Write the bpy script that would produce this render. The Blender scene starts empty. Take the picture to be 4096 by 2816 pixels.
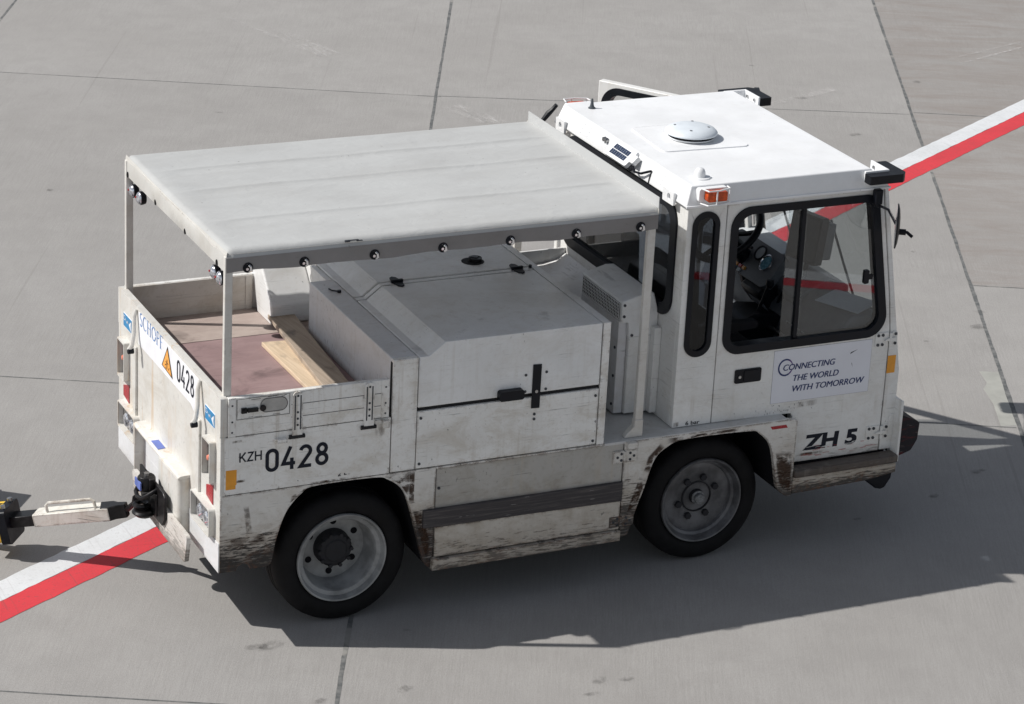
import bpy, bmesh, math, random
from mathutils import Vector, Matrix
from mathutils.geometry import tessellate_polygon
R = math.radians
rnd = random.Random(7)
C = bpy.context.scene.collection
scene = bpy.context.scene

# ------------------------------------------------------------------ materials
def new_mat(name):
    m = bpy.data.materials.new(name); m.use_nodes = True
    nt = m.node_tree; nt.nodes.clear()
    out = nt.nodes.new('ShaderNodeOutputMaterial')
    return m, nt, out

class NT:
    """small node-graph helper"""
    def __init__(s, nt): s.nt = nt
    def n(s, t, **kw):
        nd = s.nt.nodes.new(t)
        for k, v in kw.items(): setattr(nd, k, v)
        return nd
    def link(s, a, b): s.nt.links.new(a, b)
    def put(s, nd, key, v):
        if isinstance(v, bpy.types.NodeSocket): s.link(v, nd.inputs[key])
        elif v is not None: nd.inputs[key].default_value = v
    def pos(s):
        return s.n('ShaderNodeNewGeometry').outputs['Position']
    def scale(s, vec, sc):
        nd = s.n('ShaderNodeMapping'); s.link(vec, nd.inputs['Vector'])
        nd.inputs['Scale'].default_value = sc
        return nd.outputs['Vector']
    def rot(s, vec, ang, sc=(1, 1, 1)):
        nd = s.n('ShaderNodeMapping'); s.link(vec, nd.inputs['Vector'])
        nd.inputs['Rotation'].default_value = (0, 0, ang); nd.inputs['Scale'].default_value = sc
        return nd.outputs['Vector']
    def noise(s, vec, sc, detail=5, rough=.6, dist=0):
        nd = s.n('ShaderNodeTexNoise'); s.link(vec, nd.inputs['Vector'])
        nd.inputs['Scale'].default_value = sc; nd.inputs['Detail'].default_value = detail
        nd.inputs['Roughness'].default_value = rough; nd.inputs['Distortion'].default_value = dist
        return nd.outputs['Fac']
    def ramp(s, v, lo, hi, a=0., b=1.):
        nd = s.n('ShaderNodeMapRange'); nd.clamp = True; nd.interpolation_type = 'SMOOTHSTEP'
        s.put(nd, 'Value', v)
        nd.inputs['From Min'].default_value = lo; nd.inputs['From Max'].default_value = hi
        nd.inputs['To Min'].default_value = a; nd.inputs['To Max'].default_value = b
        return nd.outputs['Result']
    def math(s, op, a, b=None):
        nd = s.n('ShaderNodeMath', operation=op)
        s.put(nd, 0, a)
        if b is not None: s.put(nd, 1, b)
        return nd.outputs[0]
    def mix(s, f, a, b):
        nd = s.n('ShaderNodeMix', data_type='RGBA')
        s.put(nd, 0, f)
        nd.inputs[6].default_value = (*a, 1) if isinstance(a, tuple) else (0, 0, 0, 1)
        if not isinstance(a, tuple): s.link(a, nd.inputs[6])
        if isinstance(b, tuple): nd.inputs[7].default_value = (*b, 1)
        else: s.link(b, nd.inputs[7])
        return nd.outputs[2]
    def sep(s, vec):
        nd = s.n('ShaderNodeSeparateXYZ'); s.link(vec, nd.inputs[0]); return nd.outputs
    def bsdf(s, out, col, rough=.5, metal=0., bump=None, bstr=.1, bdist=.01, **kw):
        nd = s.n('ShaderNodeBsdfPrincipled')
        if isinstance(col, tuple): nd.inputs['Base Color'].default_value = (*col, 1)
        else: s.link(col, nd.inputs['Base Color'])
        s.put(nd, 'Roughness', rough); nd.inputs['Metallic'].default_value = metal
        for k, v in kw.items(): nd.inputs[k].default_value = v
        if bump is not None:
            b = s.n('ShaderNodeBump'); b.inputs['Strength'].default_value = bstr; b.inputs['Distance'].default_value = bdist
            s.link(bump, b.inputs['Height']); s.link(b.outputs[0], nd.inputs['Normal'])
        s.link(nd.outputs[0], out.inputs[0]); return nd

MATS = {}
def simple(name, col, rough=.5, metal=0., var=.12, sc=14., **kw):
    if name in MATS: return MATS[name]
    m, nt, out = new_mat(name); g = NT(nt)
    p = g.pos(); f = g.noise(p, sc, 5, .6)
    c = g.mix(g.ramp(f, .3, .7), tuple(x*(1-var) for x in col), tuple(min(1, x*(1+var)) for x in col))
    r = g.ramp(f, .3, .7, max(.02, rough-.08), min(1, rough+.08))
    g.bsdf(out, c, r, metal, **kw)
    MATS[name] = m; return m

def paint(name, base, wear_lo=None, wear_hi=None, wear_amt=1., scratch=.5, drip=.4, grime=.5, edge=0., rough=.38,
          rust=(.066, .038, .027), dark=(.036, .033, .031), warm=(.46, .41, .34), axis='x', spec=.4):
    """worn vehicle paint: mottled grime, streaks running down, scrapes along the body, paint loss low down and on edges"""
    m, nt, out = new_mat(name); g = NT(nt)
    p = g.pos(); X, Y, Z = g.sep(p)
    col = g.mix(g.ramp(g.noise(p, 2.3, 6, .65), .35, .66), tuple(x*.90 for x in base), base)
    # grime clouds and a fine dusty mottle
    gr = g.ramp(g.noise(g.scale(p, (1, 1, 1.7)), 3.5, 9, .72, .6), .44, .68)
    col = g.mix(g.math('MULTIPLY', gr, min(1., grime*.75)), col, tuple(b*w for b, w in zip(base, (.66, .61, .54))))
    mt = g.ramp(g.noise(p, 38, 4, .7), .52, .70)
    col = g.mix(g.math('MULTIPLY', mt, grime*.45), col, tuple(b*w for b, w in zip(base, (.62, .57, .51))))
    # streaks running down
    st = g.ramp(g.noise(g.scale(p, (22, 22, .9)), 1., 5, .62), .50, .70)
    st = g.math('MULTIPLY', st, g.ramp(g.noise(p, 2.1, 4, .6), .42, .62))
    col = g.mix(g.math('MULTIPLY', st, min(1., drip*.8)), col, warm)
    # fine scrapes along the body
    sv = (2.2, 2.2, 85) if axis == 'x' else (2.2, 60, 14)
    sc = g.noise(g.scale(p, sv), 1.6, 4, .58, .15)
    sc = g.math('MULTIPLY', g.ramp(sc, .59, .68), g.ramp(g.noise(p, 5, 5, .65), .44, .60))
    col = g.mix(g.math('MULTIPLY', sc, scratch), col, tuple(x*.34 for x in base))
    # small nicks
    nk = g.math('MULTIPLY', g.ramp(g.noise(g.scale(p, (1, 1, .55)), 55, 2, .5), .70, .75), g.ramp(g.noise(p, 3.3, 2, .5), .48, .6))
    col = g.mix(g.math('MULTIPLY', nk, .75*min(1, scratch+.2)), col, dark)
    rgh = rough
    if wear_lo is not None:
        n1 = g.noise(g.scale(p, (1, 1, 2.2)), 4.5, 9, .74, .5)
        h = g.ramp(Z, wear_lo, wear_hi, 1., 0.)
        low = g.math('ADD', g.math('MULTIPLY', h, .5), n1)
        film = g.ramp(low, .52, .92)
        col = g.mix(g.math('MULTIPLY', film, min(1., .62*wear_amt)), col, tuple(b*w for b, w in zip(base, (.52, .455, .385))))
        soft = g.ramp(g.math('ADD', h, g.math('MULTIPLY', n1, .55)), .93, 1.30)
        col = g.mix(g.math('MULTIPLY', soft, min(1., .85*wear_amt)), col, g.mix(g.ramp(n1, .4, .6), (.075, .062, .052), (.125, .105, .088)))
        sc2 = g.noise(g.scale(p, (4.2, 4.2, 34)), 2.6, 8, .72, .35)
        a = g.math('ADD', g.math('MULTIPLY', h, .26), g.math('ADD', g.math('MULTIPLY', sc2, .74), g.math('MULTIPLY', n1, .26)))
        bare = g.ramp(a, .66, .725)
        rc = g.mix(g.ramp(g.noise(p, 15, 6, .65), .47, .62), dark, rust)
        col = g.mix(g.math('MULTIPLY', bare, min(1., .85*wear_amt)), col, rc)
        lt = g.ramp(g.noise(g.scale(p, (4, 4, 44)), 2.3, 7, .72), .565, .62)
        col = g.mix(g.math('MULTIPLY', g.math('MULTIPLY', lt, g.ramp(h, .15, .7)), .6), col, (.40, .375, .345))
        rgh = g.ramp(bare, 0, 1, rough, .8)
    if edge > 0:
        bv = g.n('ShaderNodeBevel'); bv.samples = 4; bv.inputs['Radius'].default_value = .020
        ge = g.n('ShaderNodeNewGeometry')
        d = g.n('ShaderNodeVectorMath', operation='DOT_PRODUCT')
        g.link(bv.outputs[0], d.inputs[0]); g.link(ge.outputs['Normal'], d.inputs[1])
        e = g.ramp(d.outputs['Value'], .84, .985, 1., 0.)
        e = g.math('MULTIPLY', e, g.ramp(g.noise(p, 13, 7, .72), .60-.17*edge, .72-.17*edge))
        col = g.mix(g.math('MULTIPLY', e, min(1., edge+.15)), col, g.mix(g.ramp(g.noise(p, 30, 3, .5), .45, .6), (.055, .038, .03), (.14, .07, .04)))
    g.bsdf(out, col, rgh, 0., g.noise(p, 5, 3, .5), .08, .02, **{'Specular IOR Level': spec})
    MATS[name] = m; return m

WHITE = (.80, .80, .775)
P_SIDE = paint('side_panel_paint', (.86, .855, .83), scratch=.85, drip=.75, grime=.85, edge=.6)
P_HOOD = paint('hood_paint', (.83, .835, .83), scratch=.45, drip=.3, grime=.42, rough=.3, edge=.35)
P_BOX = paint('box_paint', (.72, .725, .74), scratch=.7, drip=.6, grime=.5, axis='y', edge=.4)
P_SKIRT = paint('skirt_paint', (.74, .72, .68), .24, .88, 1., scratch=.9, drip=.5, grime=.9, edge=.95)
P_HATCH = paint('hatch_paint', (.47, .455, .425), .22, .72, .9, scratch=.9, drip=.7, grime=.9, edge=.7)
P_REARQ = paint('rear_skirt_paint', (.74, .725, .69), .40, .80, 1.15, scratch=.8, drip=.5, grime=.8, edge=.9)
P_CREAM = paint('rear_panel_paint', (.70, .688, .652), scratch=.5, drip=.95, grime=.6, axis='y', warm=(.55, .38, .22), edge=.25)
P_CREAMLOW = paint('rear_low_paint', (.72, .70, .67), .3, .62, .55, scratch=.6, drip=.5, grime=.5, edge=.6)
P_WLOW = paint('rear_white_paint', (.74, .75, .765), .30, .50, .4, scratch=.4, drip=.2, grime=.3, axis='y', edge=.5)
P_CAB = paint('cab_paint', (.83, .83, .81), scratch=.4, drip=.45, grime=.5, edge=.25)
P_DOOR = paint('door_paint', (.81, .81, .79), .42, .64, .65, scratch=.4, drip=.4, grime=.45, edge=.4)
P_ROOF = paint('roof_paint', (.88, .89, .90), scratch=.08, drip=.1, grime=.10, rough=.32)
P_INNER = paint('board_inner_paint', (.66, .63, .58), scratch=.5, drip=.5, grime=.8)
P_STEP = paint('step_paint', (.62, .58, .52), .10, .62, .8, scratch=1., drip=.6, grime=1., edge=.9)
P_STEP2 = paint('step_plate_paint', (.60, .56, .50), .36, .52, .95, scratch=1., drip=.7, grime=1., edge=1., rust=(.10, .05, .028))
P_POST = paint('post_paint', (.68, .665, .63), scratch=.3, drip=.4, grime=.5, edge=.4)
P_DECK = paint('deck_paint', (.60, .60, .59), scratch=.6, drip=.0, grime=.7)
LS = {'Specular IOR Level': .22}
RUBBER = simple('black_rubber', (.010, .011, .014), .45, var=.3, sc=20, **LS)
SEAL = simple('window_rubber', (.007, .0085, .0125), .4, var=.25, sc=9, **LS)
TYRE = simple('tyre_rubber', (.0075, .0072, .0078), .75, var=.5, sc=12, **LS)
DARK = simple('dark_void', (.006, .006, .008), .95, var=.2, **LS)
GAP = simple('panel_gap', (.010, .010, .012), .8)
BLACK = simple('black_plastic', (.007, .008, .012), .42, var=.2, **LS)
BSTEEL = simple('blackened_steel', (.016, .015, .016), .38, .5, var=.5, sc=30)
CHROME = simple('chrome', (.75, .75, .77), .16, 1., var=.05)
STEEL = simple('bare_steel', (.42, .42, .42), .35, 1., var=.25, sc=40)
BOLT = simple('dark_bolt', (.06, .065, .075), .45, .6, var=.4, sc=60)
LETTER = simple('lettering_navy', (.007, .010, .020), .5, var=.2, sc=30, **LS)
LBLUE = simple('lettering_blue', (.04, .19, .50), .45, var=.1)
SLOGAN = simple('slogan_blue', (.035, .052, .15), .5, var=.15, **LS)
SLOGAN2 = simple('slogan_purple', (.10, .045, .20), .5, var=.1, **LS)
BLUESTK = simple('blue_sticker', (.025, .22, .46), .4, var=.1)
BLUESTK2 = simple('violet_blue_sticker', (.12, .17, .46), .5, var=.12)
WHITESTK = simple('white_film', (.82, .83, .86), .4, var=.03)
SIGNW = simple('sign_film', (.73, .745, .80), .35, var=.03, sc=4)
ORANGE = simple('orange_reflector', (.78, .33, .025), .35, var=.08)
YELLOW = simple('warning_yellow', (.85, .38, .07), .4, var=.06)
REDREF = simple('red_reflector', (.36, .012, .02), .25, var=.2, sc=30)
AMBER = simple('amber_lens', (.52, .065, .005), .12, var=.35, sc=40)
SOLAR = simple('solar_cell', (.022, .036, .075), .15, var=.2, sc=30)
PLASTICW = simple('white_plastic', (.78, .79, .80), .35, var=.03)
VENTW = simple('vent_plastic', (.66, .71, .755), .45, var=.03)
DASH = simple('dash_grey', (.12, .13, .145), .5, var=.15)
DASHL = simple('dash_light_grey', (.55, .58, .60), .5, var=.08)
SEATM = simple('seat_fabric', (.006, .006, .008), .85, var=.3, **LS)
FLOORC = simple('cab_floor', (.03, .03, .034), .7, var=.3)
INTW = simple('cab_inner_panel', (.20, .205, .215), .6, var=.1)
WHEELG = simple('wheel_paint', (.27, .275, .275), .45, .1, var=.3, sc=9)
WHEELD = simple('front_wheel_paint', (.125, .125, .13), .45, .3, var=.4, sc=9)
HUBD = simple('hub_grease', (.016, .016, .019), .75, var=.35, sc=30)
GAUGE = simple('gauge_face', (.16, .38, .50), .25, var=.2, sc=60)
PINK = simple('pink_lens', (.78, .26, .18), .25, var=.1)
YELB = simple('yellow_block_paint', (.80, .52, .04), .5, var=.15, sc=20)
DOLLYW = paint('drawbar_paint', (.74, .72, .66), scratch=1., drip=.6, grime=.8, edge=1.)
DOLLYG = simple('dolly_steel', (.20, .20, .20), .6, .4, var=.3)
TREAD = simple('tread_plate', (.34, .35, .36), .4, .5, var=.15)
BLUEIN = simple('seat_blue', (.02, .04, .16), .7)

def mk_bumper():
    m, nt, out = new_mat('bumper_rubber'); g = NT(nt); p = g.pos()
    X, Y, Z = g.sep(p)
    c = g.mix(g.ramp(g.noise(g.scale(p, (1, 1, 4)), 7, 6, .65), .5, .68), (.022, .020, .024), (.10, .022, .024))
    c = g.mix(g.ramp(g.noise(g.scale(p, (3, 3, 30)), 3, 4, .6), .62, .7), c, (.11, .09, .085))
    g.bsdf(out, c, .65, bump=g.noise(p, 25, 4, .6), bstr=.3, **{'Specular IOR Level': .2}); return m
BUMPER = mk_bumper()
def mk_strip():
    m, nt, out = new_mat('rub_strip'); g = NT(nt); p = g.pos()
    c = g.mix(g.ramp(g.noise(g.scale(p, (1.5, 1, 40)), 2.5, 6, .65), .45, .75), (.045, .04, .042), (.12, .105, .10))
    c = g.mix(g.ramp(g.noise(g.scale(p, (4, 1, 60)), 2, 4, .6), .68, .72), c, (.36, .34, .33))
    g.bsdf(out, c, .7, bump=g.noise(p, 30, 4, .6), bstr=.2); return m
STRIP = mk_strip()

def mk_glass(name, tint, f0=.05):
    m, nt, out = new_mat(name); g = NT(nt)
    t = g.n('ShaderNodeBsdfTransparent'); t.inputs[0].default_value = (*tint, 1)
    gl = g.n('ShaderNodeBsdfGlossy'); gl.inputs['Roughness'].default_value = .012; gl.inputs[0].default_value = (1, 1, 1, 1)
    lw = g.n('ShaderNodeLayerWeight'); lw.inputs['Blend'].default_value = .5
    f = g.math('ADD', g.math('MULTIPLY', g.math('POWER', lw.outputs['Facing'], 4.), .92), f0)
    mx = g.n('ShaderNodeMixShader'); g.link(f, mx.inputs[0]); g.link(t.outputs[0], mx.inputs[1]); g.link(gl.outputs[0], mx.inputs[2])
    g.link(mx.outputs[0], out.inputs[0]); return m
GLASS = mk_glass('window_glass', (.84, .86, .865), .055)
GLASSD = mk_glass('rear_window_glass', (.32, .35, .39), .03)
def mk_film():
    m, nt, out = new_mat('clear_film'); g = NT(nt)
    t = g.n('ShaderNodeBsdfTransparent'); t.inputs[0].default_value = (.9, .9, .9, 1)
    d = g.n('ShaderNodeBsdfPrincipled'); d.inputs['Base Color'].default_value = (.62, .63, .63, 1); d.inputs['Roughness'].default_value = .3
    mx = g.n('ShaderNodeMixShader'); mx.inputs[0].default_value = .72
    g.link(t.outputs[0], mx.inputs[1]); g.link(d.outputs[0], mx.inputs[2]); g.link(mx.outputs[0], out.inputs[0]); return m
FILM = mk_film()
def mk_tarp(name, base, warm):
    m, nt, out = new_mat(name); g = NT(nt); p = g.pos()
    c = g.mix(g.ramp(g.noise(g.scale(p, (.7, 1.6, 1)), 2.6, 8, .68), .35, .72), base, warm)
    c = g.mix(g.math('MULTIPLY', g.ramp(g.noise(p, 48, 2, .5), .735, .76), .55), c, (.17, .16, .15))
    c = g.mix(g.math('MULTIPLY', g.ramp(g.noise(g.scale(p, (.7, 1.5, 1)), 5, 6, .65), .56, .75), .18), c, tuple(x*.85 for x in base))
    g.bsdf(out, c, .5, bump=g.noise(g.scale(p, (1.2, 2.2, 1)), 4.5, 5, .58, 1.1), bstr=.26, bdist=.02); return m
TARP = mk_tarp('tarpaulin', (.505, .512, .505), (.455, .457, .448))
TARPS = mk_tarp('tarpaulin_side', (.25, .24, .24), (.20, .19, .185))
TARPR = mk_tarp('tarpaulin_rear', (.56, .555, .53), (.49, .475, .44))

def mk_wood(name, a, b, dark):
    m, nt, out = new_mat(name); g = NT(nt); p = g.pos()
    q = g.rot(p, R(-5), (1, 1, 1)); q = g.scale(q, (30, 1.6, 30))
    c = g.mix(g.ramp(g.noise(q, 1.3, 6, .6, 1.4), .35, .68), a, b)
    c = g.mix(g.math('MULTIPLY', g.ramp(g.noise(g.scale(p, (3, 1.6, 1)), 3.2, 5, .6), .52, .7), .75), c, dark)
    g.bsdf(out, c, .75, bump=g.noise(q, 2., 4, .6), bstr=.15); return m
WOOD1 = mk_wood('weathered_plank', (.33, .265, .205), (.42, .345, .27), (.15, .125, .11))
WOOD2 = mk_wood('fresh_plank', (.60, .465, .32), (.70, .56, .405), (.40, .32, .235))
def mk_floor(name, a, b):
    m, nt, out = new_mat(name); g = NT(nt); p = g.pos()
    c = g.mix(g.ramp(g.noise(g.scale(p, (1, 2.5, 1)), 4, 8, .7), .35, .7), a, b)
    c = g.mix(g.math('MULTIPLY', g.ramp(g.noise(p, 3.3, 4, .6, .8), .52, .72), .7), c, tuple(x*.45 for x in a))
    c = g.mix(g.math('MULTIPLY', g.ramp(g.noise(g.scale(p, (3, 30, 1)), 2, 3, .6), .62, .7), .4), c, tuple(x*.5 for x in a))
    g.bsdf(out, c, .75); return m
MAT_A = mk_floor('bed_board_grey', (.36, .29, .26), (.44, .37, .33))
MAT_B = mk_floor('bed_board_maroon', (.265, .178, .178), (.325, .228, .225))

def mk_concrete():
    m, nt, out = new_mat('apron_concrete'); g = NT(nt); p = g.pos()
    at = g.n('ShaderNodeAttribute'); at.attribute_name = 'slab_tone'
    q = g.rot(p, R(26.6))                                  # x: across the slabs, y: along the brush marks
    U, V, W = g.sep(q)
    f1 = g.noise(p, .55, 6, .62)
    f2 = g.noise(p, 3.1, 8, .68, .3)
    c = g.mix(g.ramp(f1, .3, .7), (.328, .316, .302), (.362, .351, .338))
    c = g.mix(g.ramp(f2, .34, .72, 0., .6), c, (.292, .281, .270))
    # brushed texture, along the slab
    br = g.noise(g.scale(q, (44, 1.6, 1)), 1.9, 6, .78, .1)
    brm = g.ramp(g.noise(p, .7, 3, .5), .25, .75, .35, 1.)
    c = g.mix(g.math('MULTIPLY', g.ramp(br, .36, .68), g.math('MULTIPLY', brm, .50)), c, (.245, .235, .223))
    c = g.mix(g.math('MULTIPLY', g.ramp(g.noise(p, 60, 4, .75), .42, .66), .30), c, (.255, .245, .235))
    ln = g.math('MULTIPLY', g.ramp(g.noise(g.scale(q, (11, .09, 1)), 1.3, 3, .6), .655, .70), .30)
    c = g.mix(ln, c, (.225, .215, .203))
    # older, browner concrete in the far right bay, smudged across
    old = g.math('MULTIPLY', g.ramp(U, 4.42, 4.45), g.ramp(V, 5.99, 6.03))
    oldv = g.math('MULTIPLY', old, g.ramp(g.noise(g.scale(q, (1.2, 4.5, 1)), 1.2, 7, .7, .6), .3, .75, .1, .85))
    c = g.mix(g.math('MULTIPLY', oldv, .95), c, (.255, .224, .203))
    # freckles and spots
    sp = g.math('MULTIPLY', g.ramp(g.noise(p, 26, 3, .55), .70, .76), .4)
    c = g.mix(sp, c, (.22, .21, .20))
    sp2 = g.math('MULTIPLY', g.ramp(g.noise(p, 80, 2, .5), .70, .77), .6)
    c = g.mix(sp2, c, (.50, .485, .47))
    gr = g.math('MULTIPLY', g.ramp(g.noise(p, 190, 2, .6), .3, .7, -.5, .5), .26)
    v = g.n('ShaderNodeHueSaturation'); g.link(c, v.inputs['Color'])
    g.link(g.math('ADD', g.math('ADD', at.outputs['Fac'], .5), gr), v.inputs['Value'])
    bm = g.math('ADD', g.math('MULTIPLY', br, .7), g.math('MULTIPLY', g.noise(p, 120, 3, .6), .5))
    g.bsdf(out, v.outputs[0], .86, bump=bm, bstr=.22, bdist=.006)
    return m
CONC = mk_concrete()
def mk_joint():
    m, nt, out = new_mat('joint_sealant'); g = NT(nt); p = g.pos()
    q = g.rot(p, R(26.6))
    c = g.mix(g.ramp(g.noise(p, 14, 6, .7), .38, .64), (.095, .10, .10), (.19, .19, .185))
    c = g.mix(g.ramp(g.noise(p, 2.2, 4, .6), .58, .66, 0, .8), c, (.30, .29, .27))
    g.bsdf(out, c, .8); return m
JOINT = mk_joint()
def mk_road(name, a, b, wear, dk):
    m, nt, out = new_mat(name); g = NT(nt); p = g.pos()
    c = g.mix(g.ramp(g.noise(p, 3., 7, .7), .35, .7), a, b)
    c = g.mix(g.math('MULTIPLY', g.ramp(g.noise(p, 55, 5, .72), .55, .66), wear), c, dk)
    c = g.mix(g.math('MULTIPLY', g.ramp(g.noise(g.rot(p, R(26.6), (30, 1.2, 1)), 1.5, 4, .6), .58, .68), wear*.7), c, dk)
    c = g.mix(g.math('MULTIPLY', g.ramp(g.noise(g.rot(p, R(-40), (2, 9, 1)), 1.6, 5, .65), .58, .74), wear*.6), c, tuple(x*.6 for x in a))
    g.bsdf(out, c, .7, bump=g.noise(p, 90, 3, .6), bstr=.3, bdist=.005); return m
ROADW = mk_road('road_paint_white', (.70, .715, .73), (.62, .635, .645), .42, (.40, .39, .385))
ROADR = mk_road('road_paint_red', (.66, .045, .058), (.58, .042, .055), .62, (.30, .07, .07))
def mk_decal(name, col, sc, lo, hi, op, stretch=(1, 1, 1), ang=0.):
    m, nt, out = new_mat(name); g = NT(nt); p = g.pos()
    at = g.n('ShaderNodeAttribute'); at.attribute_name = 'fade'
    f = g.ramp(g.noise(g.rot(p, ang, stretch), sc, 6, .7), lo, hi)
    a = g.math('MULTIPLY', g.math('MULTIPLY', f, op), at.outputs['Fac'])
    t = g.n('ShaderNodeBsdfTransparent'); d = g.n('ShaderNodeBsdfDiffuse'); d.inputs[0].default_value = (*col, 1)
    mx = g.n('ShaderNodeMixShader'); g.link(a, mx.inputs[0]); g.link(t.outputs[0], mx.inputs[1]); g.link(d.outputs[0], mx.inputs[2])
    g.link(mx.outputs[0], out.inputs[0]); return m
CHALK = mk_decal('chalk_scuff', (.66, .645, .63), 30., .40, .70, .7, (1, .22, 1), R(26.6))
STAIN = mk_decal('oil_stain', (.12, .115, .11), 13., .34, .64, .38)
SMEAR = mk_decal('rust_smear', (.09, .055, .035), 12., .4, .6, .9, (1, 1, .3))
PATCHM = simple('repair_mortar', (.36, .36, .33), .85, var=.1, sc=6)

# ------------------------------------------------------------------ mesh helpers
SPLIT = {'bolt', 'rivet', 'end_cleat', 'rain_gutter', 'grime_smear', 'rust_smear', 'wheel_nut', 'hand_hole', 'screw', 'strap_groove', 'board_groove', 'louvre', 'wiper', 'door_grab_rail', 'grab_rail', 'warning_plate', 'roof_bow', 'panel_gap', 'door_lining', 'arrow_symbol'}
def islands(bm):
    bm.verts.ensure_lookup_table(); bm.verts.index_update(); seen = set(); out = []
    for v in bm.verts:
        if v.index in seen: continue
        st = [v]; cur = set(); seen.add(v.index)
        while st:
            q = st.pop(); cur.add(q.index)
            for e in q.link_edges:
                w = e.other_vert(q)
                if w.index not in seen: seen.add(w.index); st.append(w)
        out.append(cur)
    return out
class MB:
    def __init__(s): s.bm = bmesh.new()
    def box(s, x0, x1, y0, y1, z0, z1, mtx=None):
        v = [s.bm.verts.new((x, y, z)) for x in (x0, x1) for y in (y0, y1) for z in (z0, z1)]
        for f in ((0, 1, 3, 2), (4, 6, 7, 5), (0, 4, 5, 1), (2, 3, 7, 6), (0, 2, 6, 4), (1, 5, 7, 3)):
            s.bm.faces.new([v[i] for i in f])
        if mtx is not None: bmesh.ops.transform(s.bm, matrix=mtx, verts=v)
        return s
    def prism(s, loop, w0, w1, fn, holes=()):
        loops = [loop] + list(holes)
        V0, V1 = [], []
        for lp in loops:
            V0.append([s.bm.verts.new(fn(u, v, w0)) for u, v in lp])
            V1.append([s.bm.verts.new(fn(u, v, w1)) for u, v in lp])
        for a, b in zip(V0, V1):
            n = len(a)
            for i in range(n):
                j = (i+1) % n
                s.bm.faces.new((a[i], a[j], b[j], b[i]))
        if not holes and len(loop) <= 4:
            s.bm.faces.new(V0[0]); s.bm.faces.new(V1[0][::-1])
        else:
            tri = tessellate_polygon([[Vector((u, v, 0)) for u, v in lp] for lp in loops])
            f0 = [v for l in V0 for v in l]; f1 = [v for l in V1 for v in l]
            for t in tri:
                for fl in (f0, f1):
                    try: s.bm.faces.new([fl[i] for i in t])
                    except ValueError: pass
        return s
    def py(s, loop, y0, y1, holes=()): return s.prism(loop, y0, y1, lambda u, v, w: (u, w, v), holes)   # (x,z) outline
    def px(s, loop, x0, x1, holes=()): return s.prism(loop, x0, x1, lambda u, v, w: (w, u, v), holes)   # (y,z) outline
    def pz(s, loop, z0, z1, holes=()): return s.prism(loop, z0, z1, lambda u, v, w: (u, v, w), holes)   # (x,y) outline
    def lathe(s, prof, c, ax='y', seg=48, closed=False):
        """prof = [(radius, offset along axis)]"""
        rings = []
        for r, h in prof:
            ring = []
            if r < 1e-6:
                ring = [s.bm.verts.new(lathe_pt(c, ax, 0, h, 0))]
            else:
                ring = [s.bm.verts.new(lathe_pt(c, ax, r, h, 2*math.pi*i/seg)) for i in range(seg)]
            rings.append(ring)
        prs = list(zip(rings, rings[1:])) + ([(rings[-1], rings[0])] if closed else [])
        for a, b in prs:
            for i in range(seg):
                j = (i+1) % seg
                q = [a[i % len(a)], a[j % len(a)], b[j % len(b)], b[i % len(b)]]
                u = []
                for v in q:
                    if v not in u: u.append(v)
                if len(u) > 2: s.bm.faces.new(u)
        return s
    def cyl(s, c, ax, r, h0, h1, seg=20):
        return s.lathe([(0, h0), (r, h0), (r, h1), (0, h1)], c, ax, seg)
    def tube(s, pts, r, seg=8):
        pts = [Vector(p) for p in pts]; rings = []
        for i, p in enumerate(pts):
            d = (pts[min(i+1, len(pts)-1)] - pts[max(i-1, 0)]).normalized()
            a = d.orthogonal().normalized() if i == 0 else (rings_a - d*rings_a.dot(d)).normalized()
            rings_a = a; b = d.cross(a)
            rr = r[i] if isinstance(r, (list, tuple)) else r
            rings.append([s.bm.verts.new(p + a*rr*math.cos(2*math.pi*k/seg) + b*rr*math.sin(2*math.pi*k/seg)) for k in range(seg)])
        for a, b in zip(rings, rings[1:]):
            for k in range(seg): s.bm.faces.new((a[k], a[(k+1) % seg], b[(k+1) % seg], b[k]))
        s.bm.faces.new(rings[0][::-1]); s.bm.faces.new(rings[-1]); return s
    def grid(s, fn, nu, nv):
        V = [[s.bm.verts.new(fn(i/nu, j/nv)) for j in range(nv+1)] for i in range(nu+1)]
        for i in range(nu):
            for j in range(nv): s.bm.faces.new((V[i][j], V[i+1][j], V[i+1][j+1], V[i][j+1]))
        return V
    def xf(s, m):
        bmesh.ops.transform(s.bm, matrix=m, verts=s.bm.verts[:]); return s
    def build(s, name, mat, parent=None, bevel=0., ang=35, kind=None, seg=2, smooth=True, recalc=True):
        if recalc: bmesh.ops.recalc_face_normals(s.bm, faces=s.bm.faces[:])
        if name in SPLIT:
            isl = islands(s.bm)
            if len(isl) > 1:
                o = None
                for vs in isl:
                    nb = s.bm.copy(); nb.verts.ensure_lookup_table()
                    bmesh.ops.delete(nb, geom=[v for v in nb.verts if v.index not in vs], context='VERTS')
                    k = MB(); k.bm.free(); k.bm = nb
                    o = k.build(name, mat, parent, bevel, ang, kind, seg, smooth, False)
                s.bm.free(); return o
        me = bpy.data.meshes.new(name); s.bm.to_mesh(me); s.bm.free()
        for m in (mat if isinstance(mat, (list, tuple)) else [mat]): me.materials.append(m)
        if smooth and len(me.polygons):
            me.shade_smooth(); me.set_sharp_from_angle(angle=R(ang))
        o = bpy.data.objects.new(name, me); C.objects.link(o)
        attach(o, parent)
        if bevel:
            md = o.modifiers.new('edge', 'BEVEL'); md.width = bevel; md.segments = seg; md.limit_method = 'ANGLE'; md.angle_limit = R(40)
            md.harden_normals = False
        if kind: o['kind'] = kind
        return o
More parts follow.
